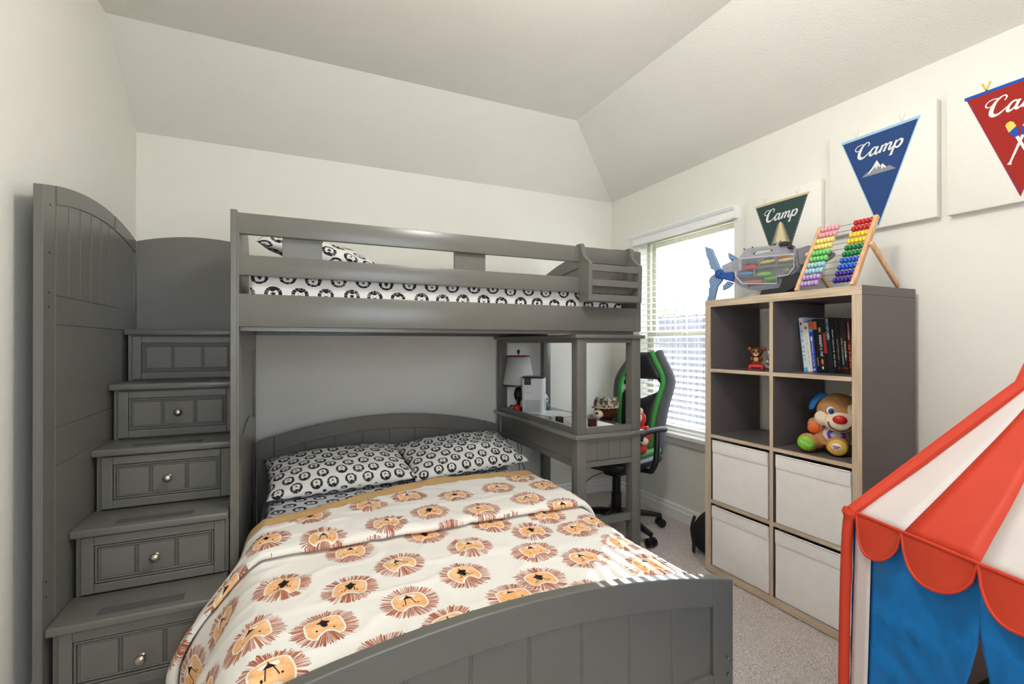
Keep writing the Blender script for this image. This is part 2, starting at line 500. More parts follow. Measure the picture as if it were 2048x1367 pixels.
def text_mesh(parent, body, mat, M4, size, name='lettering', align='CENTER', bold=0.0):
    cu = bpy.data.curves.new('txt', 'FONT'); cu.body = body; cu.size = size
    cu.align_x = align; cu.align_y = 'CENTER'; cu.extrude = 0.0004; cu.offset = bold; cu.resolution_u = 3
    tmp = bpy.data.objects.new('txt', cu)
    me = bpy.data.meshes.new_from_object(tmp)
    bpy.data.objects.remove(tmp); bpy.data.curves.remove(cu)
    me.transform(M4); me.materials.clear(); me.materials.append(mat); me.name = name
    o = bpy.data.objects.new(name, me); COL.objects.link(o); o.parent = parent
    return o

def lions(me, co2, centers, size):
    """face-corner UVs that hold the place within the nearest printed lion. centers: (x, y, rot, k1, k2)"""
    C = np.array(centers, dtype=float)
    nl = len(me.loops)
    lv = np.zeros(nl, dtype=np.int32); me.loops.foreach_get('vertex_index', lv)
    co2 = np.asarray(co2, dtype=float)
    ls = np.zeros(len(me.polygons), dtype=np.int32); me.polygons.foreach_get('loop_start', ls)
    lt = np.zeros(len(me.polygons), dtype=np.int32); me.polygons.foreach_get('loop_total', lt)
    pid = np.repeat(np.arange(len(ls)), lt)
    cx = np.zeros((len(ls), 2))
    np.add.at(cx, pid, co2[lv]); cx /= lt[:, None]
    best = np.zeros(len(ls), dtype=int)
    for a in range(0, len(ls), 4000):
        d = ((cx[a:a+4000, None, :]-C[None, :, :2])**2).sum(2)
        best[a:a+4000] = d.argmin(1)
    c = C[best][pid]
    d = co2[lv]-c[:, :2]
    ca, sa = np.cos(-c[:, 2]), np.sin(-c[:, 2])
    uv = np.stack([(d[:, 0]*ca-d[:, 1]*sa)/size, (d[:, 0]*sa+d[:, 1]*ca)/size], 1)
    u1 = me.uv_layers.new(name='lion'); u1.data.foreach_set('uv', uv.astype(np.float32).ravel())
    u2 = me.uv_layers.new(name='kind'); u2.data.foreach_set('uv', c[:, 3:5].astype(np.float32).ravel())

def lattice(x0, x1, y0, y1, px, py, rot, jit=0.0, seed=1):
    rr = random.Random(seed); out = []; j = 0; y = y0
    while y < y1:
        x = x0+(px/2 if j % 2 else 0)
        while x < x1:
            out.append((x+rr.uniform(-jit, jit), y+rr.uniform(-jit, jit), rot+rr.uniform(-0.2, 0.2), rr.random(), rr.random()))
            x += px
        y += py; j += 1
    return out
# ------------------------------------------------------------------ room shell
def make_floor():
    nx, ny = 365, 480
    xs = np.linspace(XL, XR, nx); ys = np.linspace(YF, YB, ny)
    rng = np.random.default_rng(3)
    h = rng.random((nx, ny)); k = rng.random((nx//2+2, ny//2+2))
    k = np.kron(k, np.ones((2, 2)))[:nx, :ny]
    z = -0.009+0.009*(0.55*h+0.45*k)
    X, Y = np.meshgrid(xs+0.0, ys+0.0, indexing='ij')
    X = X+(rng.random((nx, ny))-0.5)*0.005; Y = Y+(rng.random((nx, ny))-0.5)*0.005
    co = np.stack([X, Y, z], -1).reshape(-1, 3)
    i = np.arange(nx-1)[:, None]*ny+np.arange(ny-1)[None, :]
    F = np.stack([i, i+ny, i+ny+1, i+1], -1).reshape(-1, 4)
    me = bpy.data.meshes.new('floor')
    me.vertices.add(len(co)); me.vertices.foreach_set('co', co.ravel().astype(np.float32))
    me.loops.add(F.size); me.loops.foreach_set('vertex_index', F.ravel().astype(np.int32))
    me.polygons.add(len(F)); me.polygons.foreach_set('loop_start', (np.arange(len(F))*4).astype(np.int32))
    me.update(calc_edges=True); me.validate()
    me.polygons.foreach_set('use_smooth', [True]*len(F))
    me.materials.append(M['carpet'])
    o = bpy.data.objects.new('floor', me); COL.objects.link(o); struct(o)
make_floor()

b = MB(); b.prism([(YF-0.12, 0), (YB+0.12, 0), (YB+0.12, HW-0.05), (YB, HW), (RY, HC), (YF-0.12, HC)], 'X', XL-0.12, XL)
struct(b.build('wall_left', M['wall'], smooth=False))
b = MB(); b.box(XL, YB, -0.02, XR, YB+0.12, HW, 0)
struct(b.build('wall_back', M['wall'], smooth=False))
b = MB()
T = XR+0.13
b.box(XR, YF-0.12, -0.02, T, WY0, HW, 0); b.box(XR, WY1, -0.02, T, YB+0.12, HW, 0)
b.box(XR, WY0, -0.02, T, WY1, WZ0, 0); b.box(XR, WY0, WZ1, T, WY1, HW, 0)
struct(b.build('wall_right', M['wall'], smooth=False))
FW = (-0.4, 1.2, 0.9, 2.1)      # opening added in the unseen wall behind the camera for fill daylight
b = MB()
b.box(XL, YF-0.12, -0.02, FW[0], YF, HC, 0); b.box(FW[1], YF-0.12, -0.02, XR, YF, HC, 0)
b.box(FW[0], YF-0.12, -0.02, FW[1], YF, FW[2], 0); b.box(FW[0], YF-0.12, FW[3], FW[1], YF, HC, 0)
struct(b.build('wall_front', M['wall'], smooth=False))

sr = (HC-HW)/(XR-RX); sb = (HC-HW)/(YB-RY)
b = MB(); e = 0.12
c0 = (XR+e, YB+e*sr/sb, HW-sr*e)
b.poly([(XL-e, YF-e, HC), (XL-e, RY, HC), (RX, RY, HC), (RX, YF-e, HC)])
b.poly([(XL-e, RY, HC), (XL-e, c0[1], c0[2]), c0, (RX, RY, HC)])
b.poly([(RX, YF-e, HC), (RX, RY, HC), c0, (XR+e, YF-e, c0[2])])
o = b.build('ceiling', M['ceil'], smooth=False, local=True); struct(o)
md = o.modifiers.new('thick', 'SOLIDIFY'); md.thickness = 0.08; md.offset = -1
bpy.context.view_layer.update()

def baseboard(name, axis, a0, a1, wallpos, sgn):
    prof = [(0, -0.02), (0.016, -0.02), (0.016, 0.062), (0.011, 0.072), (0.011, 0.09), (0.005, 0.1), (0, 0.1)]
    b = MB()
    pr = [(wallpos+sgn*p, z) for p, z in prof]
    b.prism(pr, 'Y' if axis == 'Y' else 'X', a0, a1)
    struct(b.build(name, M['trim'], smooth=False))
baseboard('baseboard_right', 'Y', YF, YB-0.016, XR, -1)
baseboard('baseboard_back', 'X', XL, XR, YB, -1)
baseboard('baseboard_left', 'Y', YF, YB-0.016, XL, 1)

# window beside the bed : almond single-hung frame, two panes
def window(name, along, a0, a1, z0, z1, d0, d1, rails):
    w = bpy.data.objects.new(name, None); COL.objects.link(w); struct(w)
    def bx(b, p0, p1, q0, q1, z0, z1, bev=0.002):
        if along == 'Y': b.box(q0, p0, z0, q1, p1, z1, bev)
        else: b.box(p0, q0, z0, p1, q1, z1, bev)
    b = MB(); f = 0.032
    bx(b, a0, a0+f, d0, d1, z0, z1); bx(b, a1-f, a1, d0, d1, z0, z1)
    bx(b, a0+f, a1-f, d0, d1, z0, z0+f); bx(b, a0+f, a1-f, d0, d1, z1-f, z1)
    b.build('window_frame', M['sash'], w, smooth=False)
    dm = (d0+d1)/2
    for k, (s0, s1, e0, e1) in enumerate(((z0+f, rails[1], d0, dm), (rails[0], z1-f, dm, d1))):
        b = MB(); g = 0.036
        bx(b, a0+f, a0+f+g, e0+.003, e1-.003, s0, s1); bx(b, a1-f-g, a1-f, e0+.003, e1-.003, s0, s1)
        bx(b, a0+f+g, a1-f-g, e0+.003, e1-.003, s0, s0+g); bx(b, a0+f+g, a1-f-g, e0+.003, e1-.003, s1-g, s1)
        s = b.build('sash', M['sash'], w, smooth=False)
        p = MB(); em = (e0+e1)/2; bx(p, a0+f+g, a1-f-g, em-.002, em+.002, s0+g, s1-g, 0)
        p.build('pane', M['glass'], s, smooth=False)
    return w
window('window_1', 'Y', WY0, WY1, WZ0, WZ1, 2.572, 2.62, (1.282, 1.326))
window('added_fill_window', 'X', FW[0], FW[1], FW[2], FW[3], YF-0.12, YF-0.07, (1.48, 1.52))  # added window, out of view, there to fill the room with sky light
b = MB(); b.box(2.425, WY0-0.05, 0.578, 2.4895, WY1+0.05, 0.608, 0.006, segs=2); b.box(2.4895, WY0+.001, 0.601, 2.571, WY1-.001, 0.608, 0)
b.prism([(2.49, 0.578), (2.455, 0.578), (2.462, 0.562), (2.468, 0.53), (2.49, 0.52)], 'Y', WY0-0.035, WY1+0.035)
struct(b.build('trim_1', M['trim'], smooth=False))

# the blind
bl = thing('window_blind', 'white horizontal slat blind with moulded valance over the window beside the bookshelf', 'blind', (2.52, (WY0+WY1)/2, 0.62))
b = MB()
b.prism([(2.489, 2.0), (2.45, 2.0), (2.45, 2.012), (2.456, 2.02), (2.456, 2.045), (2.446, 2.052), (2.436, 2.068), (2.436, 2.076), (2.489, 2.076)], 'Y', 2.082, 3.04)
b.build('valance', M['slat'], bl, smooth=False)
b = MB(); z = 0.672; tl = R(15)
while z < 1.99:
    b.box(-0.025, WY0+0.008, -0.0014, 0.025, WY1-0.008, 0.0014, 0.001, Matrix.Translation((2.526, 0, z)) @ Matrix.Rotation(-tl, 4, 'Y'))
    z += 0.0435
b.build('slat_panel', M['slat'], bl, smooth=False)
b = MB(); b.box(2.501, WY0+0.008, 0.628, 2.551, WY1-0.008, 0.646, 0.004, segs=2); b.build('bottom_rail', M['slat'], bl)
for y in (WY0+0.13, (WY0+WY1)/2, WY1-0.13):
    b = MB()
    for x in (2.5015, 2.5505): b.tube([(x, y, 0.64), (x, y, 2.0)], 0.0012, 5)
    b.build('ladder_cord', M['slat'], bl)
b = MB(); b.tube([(2.497, 2.62, 2.0), (2.492, 2.62, 1.2), (2.494, 2.62, 0.70), (2.492, 2.626, 0.665)], [.0013, .0013, .0013, .006], 6); b.build('lift_cord', M['slat'], bl)

# outdoors : lawn, board fence, tree
b = MB(); b.box(2.75, -8, -0.5, 22, 26, -0.35, 0)
o = b.build('lawn', M['lawn'], smooth=False); o['kind'] = 'structure'
b = MB(); rr = random.Random(5); y = -3.0
while y < 15:
    t = 1.72+rr.uniform(-0.012, 0.012)
    b.box(6.2, y, -0.35, 6.222, y+0.138, t, 0.003); y += 0.143
for z in (-0.1, 0.7, 1.45): b.box(6.225, -3, z, 6.265, 15, z+0.09, 0.003)
tag(b.build('board_fence', M['fence'], smooth=False), 'weathered grey board fence standing outside the window', 'fence')
def tree(x, y, zt, r, label):
    t = thing('garden_tree', label, 'tree', (x, y, -0.35))
    b = MB(); b.tube([(x, y, -0.37), (x+.05, y, 0.6), (x, y+.05, zt-r)], [.09, .07, .04], 8); b.build('trunk', M['bark'], t)
    b = MB(); rr = random.Random(9)
    for _ in range(900):
        d = Vector((rr.gauss(0, 1), rr.gauss(0, 1), rr.gauss(0, 1))).normalized()*r*rr.uniform(.35, 1)*(1+.35*noise.noise(Vector((rr.random()*4, 0, 0))))
        p = Vector((x, y, zt-r*.8))+Vector((d.x, d.y, d.z*.8)); s = rr.uniform(.04, .09)
        a = Vector((rr.gauss(0, 1), rr.gauss(0, 1), rr.gauss(0, 1))).normalized(); c = a.orthogonal().normalized()
        b.poly([p-a*s, p+c*s*.5, p+a*s, p-c*s*.5])
    b.build('crown', M['leaf'], t, smooth=False, angle=0)
tree(9.0, 9.9, 2.55, 0.85, 'leafy green tree beyond the fence outside the window')

# hanging globe lamp just above the picture
lx, ly = LAMP_XY; lz = 2.50
cl = thing('ceiling_light', 'frosted globe ceiling light on a short nickel stem, above the picture', 'ceiling light', (lx, ly, lz-.15))
b = MB(); b.lathe([(0.0, -.001), (.07, -.001), (.07, -.02), (.02, -.03), (.012, -.034), (.012, lz-HC+.14), (.05, lz-HC+.135), (.05, lz-HC+.115), (0, lz-HC+.115)], (lx, ly, HC), 28); b.build('stem', M['nickel'], cl)
mm = bpy.data.materials.new('lit_frosted_globe'); mm.use_nodes = True
bb = mm.node_tree.nodes['Principled BSDF']; bb.inputs['Base Color'].default_value = (.9, .9, .88, 1)
bb.inputs['Emission Color'].default_value = (1.0, 0.98, 0.945, 1); bb.inputs['Emission Strength'].default_value = 28.0
b = MB(); b.ell((lx, ly, lz), .14, seg=32); b.build('globe', mm, cl)
# ------------------------------------------------------------------ storage staircase
XP = -0.70
st = thing('storage_staircase', 'grey five step staircase with drawers and tall arched side, against the wall corner', 'staircase', (-0.46, 2.5, 0))
def arc(y0, y1, z0, zm, z1, n=24):
    out = []
    for i in range(n+1):
        t = i/n; out.append((y0+(y1-y0)*t, z0+(z1-z0)*t+(zm-(z0+z1)/2)*4*t*(1-t)))
    return out
b = MB()
top = arc(1.985, 3.0, 1.735, 1.805, 1.752)
b.prism([(1.985, 0), (1.985, 0)][:1]+[(1.985, 0)]*0+top+[(3.0, 0)], 'X', -0.724, -0.703, 0.0015)
# raised frame and boards on the inner face
b.prism([(1.985, 0), (2.074, 0), (2.074, 1.70)]+[p for p in arc(1.985, 3.0, 1.735, 1.805, 1.752) if p[0] < 2.074][::-1], 'X', -0.705, XP, 0.0015)
def top_band(y0, y1, x1, zi0, zi1):
    o_ = [p for p in arc(1.985, 3.0, 1.735, 1.805, 1.752, 60) if y0 <= p[0] <= y1]
    lo = [(p[0], p[1]-0.062) for p in o_]
    b.prism(o_+lo[::-1], 'X', -0.705, x1, 0.001)
top_band(2.0765, 2.672, XP, 0, 0); top_band(2.6745, 3.0, XP, 0, 0)
b.box(-0.705, 2.0765, 1.298, XP, 3.0, 1.392, 0.0012)
def boards(y0, y1, z0, x1, n):
    w = (y1-y0)/n
    for i in range(n):
        ya, yb = y0+i*w+0.001, y0+(i+1)*w-0.001
        t = [p for p in arc(1.985, 3.0, 1.735, 1.805, 1.752, 90) if ya <= p[0] <= yb]
        b.prism([(ya, z0), (yb, z0)]+[(p[0], p[1]-0.0645) for p in t][::-1], 'X', -0.705, x1, 0.0012)
boards(2.0765, 2.60, 1.3945, -0.7008, 5)
b.prism([(2.6015, 1.3945), (2.672, 1.3945), (2.672, 1.728), (2.6015, 1.735)], 'X', -0.705, XP, 0.001)
boards(2.705, 2.975, 1.3945, -0.7035, 3)
b.box(-0.705, 2.6745, 1.3945, XP, 2.703, 1.722, 0.001); b.box(-0.705, 2.977, 1.3945, XP, 3.0, 1.69, 0.001)
for z0, z1 in ((0, .8265), (.829, .9535), (.956, 1.2955)): b.box(-0.705, 2.0765, z0, XP, 3.0, z1, 0.0012)
b.build('side_panel', M['grey'], st, smooth=False)
for y, z in ((2.035, 1.683), (2.03, 1.528), (2.028, 1.399), (2.026, 1.352), (2.012, .478), (2.012, .43)):
    b = MB(); b.ell((XP, y, z), (.001, .0042, .0042), seg=10); b.build('bolt_hole', M['hole'], st)
b = MB()
t = arc(-0.70, -0.217, 1.752, 1.793, 1.772)
b.prism([(-0.70, 0), *t, (-0.217, 0)], 'Y', 3.0, 3.02, 0.0015)
b.build('back_panel', M['grey'], st, smooth=False)
TZ = [.332, .574, .818, 1.06, 1.302]; TY = [1.994, 2.180, 2.382, 2.585, 2.789]
X0, X1 = XP+0.0005, -0.217
b = MB()
for k in range(5):
    z0 = TZ[k-1] if k else 0.0
    b.box(X0+0.012, TY[k]+0.034, z0, X1, 2.999, TZ[k]-0.028, 0.001)
    b.box(X0+0.012, TY[k]+0.030, z0, X0+0.03, TY[k]+0.034, TZ[k]-0.028, 0)
b.build('carcass', M['grey'], st, smooth=False)
for k in range(5):
    yb = TY[k+1]+0.033 if k < 4 else 2.999
    b = MB(); b.box(X0, TY[k], TZ[k]-0.028, X1, yb, TZ[k], 0.006, segs=3); b.build('tread', M['grey'], st)
    if k < 4:
        b = MB(); b.box(-0.58, TY[k]+0.036, TZ[k]+0.0002, -0.338, TY[k]+0.083, TZ[k]+0.0016, 0.0005); lab(b.build('grip_strip', M['greydk'], st), 'dark textured anti-slip strip')
    # drawer : slab, stepped moulding, recessed panel cut by two reeded grooves
    z0 = (TZ[k-1]+0.006) if k else 0.085; z1 = TZ[k]-0.033
    xa, xb = -0.671, -0.229; yf = TY[k]+0.016
    b = MB()
    fw = 0.036
    b.box(xa, yf+0.0135, z0, xb, yf+0.022, z1, 0.001)
    for q in ((xa, z0, xa+fw, z1), (xb-fw, z0, xb, z1), (xa+fw, z0, xb-fw, z0+fw*.9), (xa+fw, z1-fw*.9, xb-fw, z1)):
        b.box(q[0], yf, q[1], q[2], yf+0.016, q[3], 0.003, segs=2)
    ix0, ix1, iz0, iz1 = xa+fw, xb-fw, z0+fw*.9, z1-fw*.9
    for g, dy in ((0.0025, 0.0025), (0.0115, 0.0065)):
        for q in ((ix0+g, iz0+g, ix0+g+.006, iz1-g), (ix1-g-.006, iz0+g, ix1-g, iz1-g), (ix0+g, iz0+g, ix1-g, iz0+g+.006), (ix0+g, iz1-g-.006, ix1-g, iz1-g)):
            b.box(q[0], yf+dy, q[1], q[2], yf+.016, q[3], 0.0025, segs=2)
    third = (ix1-ix0)/3
    for i in range(3):
        xa_, xb_ = ix0+i*third+(.018 if i == 0 else .0065), ix0+(i+1)*third-(.018 if i == 2 else .0065)
        b.box(xa_, yf+.0075, iz0+.018, xb_, yf+.016, iz1-.018, .0012)
    for xg in (ix0+third, ix1-third): b.box(xg-.0028, yf+.0075, iz0+.018, xg+.0028, yf+.016, iz1-.018, .0022)
    if k == 0: b.box(xa, yf+0.012, 0.0, xb, yf+0.02, 0.083, 0.001)
    d = b.build('drawer', M['grey'], st, smooth=False)
    if k < 4:
        kz = (z0+z1)/2 - (0.02 if k == 0 else 0)
        b = MB(); b.lathe([(.011, 0), (.0065, .003), (.0055, .012), (.010, .016), (.0155, .021), (.0165, .027), (.013, .0325), (0, .035)], seg=24,
                          mat=Matrix.Translation((-0.452, yf+.0075, kz)) @ Matrix.Rotation(R(90), 4, 'X'))
        lab(b.build('knob', M['nickel'], d, angle=60), 'round brushed nickel knob')

# ------------------------------------------------------------------ upper bunk
bk = thing('upper_bunk_bed', 'grey upper bunk bed with long guard rails, raised over the lower bed', 'bunk bed', (0.82, 2.75, 0))
b = MB()
xl0, xl1 = -0.213, -0.189
tp = [(2.21, 1.772), (2.52, 1.80), (2.70, 1.795), (2.80, 1.77), (2.845, 1.72), (2.85, 1.66), (2.85, 1.31)]
b.prism([(2.21, 0.0)]+tp+[(3.30, 1.31), (3.30, 0.0)], 'X', xl0, xl1, 0.002)
xi = xl1+0.007
b.box(xl1-.001, 2.21, 0, xi, 2.33, 1.76, 0.0015); b.box(xl1-.001, 3.19, 0, xi, 3.30, 1.31, .0015)
b.prism([(2.332, .80)]+[(2.332+.85*t, .80+.06*math.sin(PI*t)) for t in (0.1, .2, .3, .4, .5, .6, .7, .8, .9)]+[(3.188, .80), (3.188, .66)]+[(2.332+.85*t, .66+.06*math.sin(PI*t)) for t in (.9, .8, .7, .6, .5, .4, .3, .2, .1)]+[(2.332, .66)], 'X', xl1-.001, xi, .001)
b.box(xl1-.001, 2.332, .12, xi, 3.188, .22, .001); b.box(xl1-.001, 2.332, 1.2, xi, 3.188, 1.31, .001)
for i in range(9): b.box(xl1-.001, 2.334+i*.095, .222, xl1+.0015, 2.427+i*.095, .72, .001)
for i in range(5): b.box(xl1-.001, 2.334+i*.1, 1.312, xl1+.0015, 2.432+i*.1, 1.70, .001)
b.build('end_panel', M['grey'], bk, smooth=False)
b = MB()
xr0, xr1 = 1.823, 1.847
t = arc(2.21, 3.30, 1.762, 1.845, 1.765)
b.prism([(2.21, 1.303), *t, (3.30, 1.303)], 'X', xr0, xr1, .002)
b.prism([p for p in arc(2.21, 3.30, 1.762, 1.845, 1.765)]+[(p[0], p[1]-.09) for p in arc(2.21, 3.30, 1.762, 1.845, 1.765)][::-1], 'X', xr0-.006, xr0+.001, .001)
b.box(xr0-.006, 2.21, 1.303, xr0+.001, 2.30, 1.66, .001); b.box(xr0-.006, 3.21, 1.303, xr0+.001, 3.30, 1.66, .001)
for i in range(10): b.box(xr0-.002, 2.302+i*.0908, 1.31, xr0+.001, 2.391+i*.0908, 1.665, .0008)
b.build('end_panel', M['grey'], bk, smooth=False)
xa, xb = xi+.001, xr0-.007
for nm, z0, z1, y0, y1 in (('guard_rail', 1.677, 1.762, 2.211, 2.236), ('guard_rail', 1.511, 1.593, 2.211, 2.236), ('side_rail', 1.303, 1.436, 2.211, 2.238), ('side_rail', 1.303, 1.436, 3.273, 3.299), ('guard_rail', 1.677, 1.75, 3.275, 3.299)):
    b = MB(); b.box(xl1+.0005 if y0 < 2.3 else xa, y0, z0, xr0 if y0 < 2.3 else xb, y1, z1, .003, segs=2); b.build(nm, M['grey'], bk)
for x0, x1 in ((-.026, .13), (.73, .891), (1.50, 1.64)):
    b = MB(); b.box(x0, 2.2365, 1.55, x1, 2.256, 1.72, .0015); b.build('spacer_block', M['grey'], bk, smooth=False)
for y in (2.2385, 3.255):
    b = MB(); b.box(xa, y, 1.285, xb, y+.018, 1.305, .0015); b.build('cleat', M['grey'], bk, smooth=False)
b = MB(); b.box(xa, 2.2575, 1.303, xb, 3.253, 1.318, .001); b.build('mattress_board', M['grey'], bk, smooth=False)
for x in (.02, .2, .34, .58, .82, 1.02, 1.22):
    b = MB(); b.ell((x, 2.262, 1.3025), (.004, .004, .0008), seg=8); b.build('screw_hole', M['hole'], bk)

# slatted tray hooked on the guard rail
tr = thing('bedside_tray', 'small grey slatted tray hooked over the guard rail near the window end', 'tray', (1.6, 2.16, 1.455))
for x0 in (1.424, 1.752):
    pr = [(2.245, 1.70), (2.245, 1.768), (2.238, 1.774), (2.196, 1.774), (2.188, 1.765), (2.182, 1.735), (2.168, 1.705), (2.145, 1.683), (2.118, 1.667), (2.112, 1.655), (2.118, 1.458), (2.209, 1.458), (2.209, 1.764), (2.237, 1.764), (2.237, 1.70)]
    b = MB(); b.prism(pr, 'X', x0, x0+.023, .0015); b.build('bracket', M['grey'], tr, smooth=False)
for z0, z1, y0 in ((1.618, 1.655, 2.1135), (1.539, 1.574, 2.115), (1.460, 1.496, 2.117)):
    b = MB(); b.box(1.4475, y0, z0, 1.7515, y0+.014, z1, .0015); b.build('slat', M['grey'], tr, smooth=False)
b = MB(); b.box(1.4475, 2.132, 1.460, 1.7515, 2.2085, 1.470, .001); b.build('tray_base', M['grey'], tr, smooth=False)

def lion_box(x0, y0, z0, x1, y1, z1, rad, nx, ny, bul=0.0):
    """mattress: rounded box as a wrapped grid; returns builder and flat cloth coordinates"""
    b = bmesh.new(); co2 = []
    def prof(t, L, H):   # t along half perimeter -> (offset from edge, height), rounded shoulder
        pass
    nxs = [x0+(x1-x0)*i/nx for i in range(nx+1)]; nys = [y0+(y1-y0)*j/ny for j in range(ny+1)]
    H = z1-z0; side = [H*k/6 for k in range(6, 0, -1)]
    ext = [-s for s in side]
    us = [x0-s for s in side]+nxs+[x1+s for s in side[::-1]]; vs = [y0-s for s in side]+nys+[y1+s for s in side[::-1]]
    grid = []
    for u in us:
        row = []
        for v in vs:
            cu = min(max(u, x0), x1); cv = min(max(v, y0), y1)
            du = abs(u-cu); dv = abs(v-cv); d = max(du, dv)
            z = z1-d
            # rounding of the top edge
            ex = min(cu-x0, x1-cu); ey = min(cv-y0, y1-cv); e = min(ex, ey)
            px, py = cu, cv
            q = max(0.0, rad-(e+d)) if d == 0 else 0
            if d == 0 and e < rad: z = z1-rad+math.sqrt(max(0, rad*rad-(rad-e)**2))
            if d > 0: z = z1-rad-d*(H-rad)/H
            z += noise.noise(Vector((u*7, v*7, 0)))*.004
            px += noise.noise(Vector((u*5, v*5, 3)))*.004
            py += noise.noise(Vector((u*5+9, v*5, 3)))*.004
            row.append(b.verts.new((px, py, z))); co2.append((u, v))
        grid.append(row)
    for i in range(len(us)-1):
        for j in range(len(vs)-1):
            b.faces.new((grid[i][j], grid[i+1][j], grid[i+1][j+1], grid[i][j+1]))
    return b, co2, (us[0], us[-1], vs[0], vs[-1])

def mattress(name, label, x0, y0, z0, x1, y1, z1, mat, pitch, size, rot, seed):
    bm_, co2, ex = lion_box(x0, y0, z0, x1, y1, z1, 0.035, int((x1-x0)/.018), int((y1-y0)/.018))
    mb = MB(); mb._merge(bm_)
    o = mb.build(name, mat, smooth=True, angle=0)
    lions(o.data, co2, lattice(ex[0], ex[1], ex[2], ex[3], pitch, pitch*.72, rot, pitch*.05, seed), size)
    return tag(o, label, 'mattress')
mattress('upper_mattress', 'thin mattress in white lion print sheet on the upper bunk, behind the rails', -.145, 2.262, 1.3185, 1.745, 3.25, 1.548, M['pillow'], .105, .036, 0.0, 3)

def pillow(name, label, cx, cy, cz, L, W, T, rot, mat, pitch, size, lrot, seed, group=None):
    nu, nv = 44, 30; b = bmesh.new(); co2 = []; g = {}
    sd = seed*13.7
    for sgn in (1, -1):
        for i in range(nu+1):
            for j in range(nv+1):
                u = -1+2*i/nu; v = -1+2*j/nv
                edge = i in (0, nu) or j in (0, nv)
                if sgn < 0 and edge: continue
                f = max(0, (1-abs(u)**2.6)*(1-abs(v)**2.6))**.55
                # sides pull in between the corners
                x = u*L/2*(1-.05*(1-v*v)*abs(u)**3); y = v*W/2*(1-.07*(1-u*u)*abs(v)**3)
                n = noise.noise(Vector((u*1.7+sd, v*1.7, sgn)))*.016+noise.noise(Vector((u*5+sd, v*5, sgn)))*.006
                z = sgn*(T/2)*f*(1.0 if sgn > 0 else .8)+n*f+(noise.noise(Vector((u*3+sd, v*3, 9)))*.008 if edge else 0)
                g[(sgn, i, j)] = b.verts.new((x, y, z)); co2.append((u*L/2*1.02, v*W/2*1.03))
    def at(s, i, j): return g.get((s, i, j)) or g[(1, i, j)]
    arc_ = {}
    for s_ in (1, -1):
        for i in range(nu+1):
            acc = [0]
            for j in range(nv): acc.append(acc[-1]+(at(s_, i, j+1).co-at(s_, i, j).co).length)
            for j in range(nv+1): arc_[(s_, i, j)] = [0, acc[j]-acc[nv//2]]
        for j in range(nv+1):
            acc = [0]
            for i in range(nu): acc.append(acc[-1]+(at(s_, i+1, j).co-at(s_, i, j).co).length)
            for i in range(nu+1): arc_[(s_, i, j)][0] = acc[i]-acc[nu//2]
    co2 = [tuple(arc_[k]) for k in g]
    for s in (1, -1):
        for i in range(nu):
            for j in range(nv):
                q = [at(s, i, j), at(s, i+1, j), at(s, i+1, j+1), at(s, i, j+1)]
                b.faces.new(q if s > 0 else q[::-1])
    mb = MB(); mb._merge(b, Matrix.Translation((cx, cy, cz)) @ Euler(rot).to_matrix().to_4x4())
    o = mb.build(name, mat, angle=0)
    lions(o.data, co2, lattice(-L/2-.12, L/2+.15, -W/2-.1, W/2+.12, pitch, pitch*.72, lrot, pitch*.06, seed), size)
    return tag(o, label, 'pillow', group)
pillow('pillow', 'lion print pillow leaning on the upper bunk mattress behind the rails', .165, 2.62, 1.675, .62, .44, .15, (R(16), R(13), R(4)), M['pillow'], .105, .037, PI, 2)

# ------------------------------------------------------------------ lower bed
fb = thing('lower_bed', 'grey full size lower bed with arched headboard and footboard', 'bed', (.585, 2.15, 0))
HX0, HX1 = -.166, 1.337
def arch_board(name, y0, y1, ze, zm, face, low, panel_bottom):
    """arched board: stiles, arched top rail, recessed tongue-and-groove panel. face=-1 panel seen from -Y"""
    w = .086; rail = .092
    def top(x): t = (x-HX0)/(HX1-HX0); return ze+(zm-ze)*(1-(2*t-1)**2)
    def ar(a, c, n=16): return [(a+(c-a)*i/n, top(a+(c-a)*i/n)) for i in range(n+1)]
    b = MB()
    for a, c in ((HX0, HX0+w), (HX1-w, HX1)):
        b.prism([(a, 0), *ar(a, c, 3), (c, 0)], 'Y', y0, y1, .0035, segs=2)
    a, c = HX0+w+.0012, HX1-w-.0012
    b.prism(ar(a, c)+[(x, z-rail) for x, z in ar(a, c)][::-1], 'Y', y0, y1, .0035, segs=2)
    b.box(a, y0, low, c, y1, low+.07, .0025)
    n = 8; wd = (c-a)/n
    for i in range(n):
        p0, p1 = a+i*wd+.003, a+(i+1)*wd-.003
        b.prism([(p0, low+.06)]+[(x, z-rail+.01) for x, z in ar(p0, p1, 4)]+[(p1, low+.06)], 'Y', y0+.011, y1-.008, .003)
    b.prism([(a, low+.06)]+[(x, z-rail+.01) for x, z in ar(a, c, 12)]+[(c, low+.06)], 'Y', y0+.015, y1-.009)
    return b.build(name, M['grey'], fb, smooth=False)
arch_board('headboard', 3.13, 3.165, .668, .782, -1, .25, 0)
arch_board('footboard', 1.14, 1.178, .452, .548, -1, .09, 0)
for z in (.204, .149):
    b = MB(); b.lathe([(.007, 0), (.007, .002), (.0045, .0035), (.003, .002), (0, .002)], seg=14, mat=Matrix.Translation((1.309, 1.1402, z)) @ Matrix.Rotation(R(90), 4, 'X')); lab(b.build('bolt', M['steel'], fb), 'small zinc bolt head')
for x0 in (-.135, 1.285):
    b = MB(); b.box(x0, 1.1785, .16, x0+.025, 3.1295, .32, .003); b.build('side_rail', M['grey'], fb)
b = MB(); b.box(-.1095, 1.18, .19, 1.2845, 3.128, .205, .002); b.build('slat_base', M['grey'], fb, smooth=False)
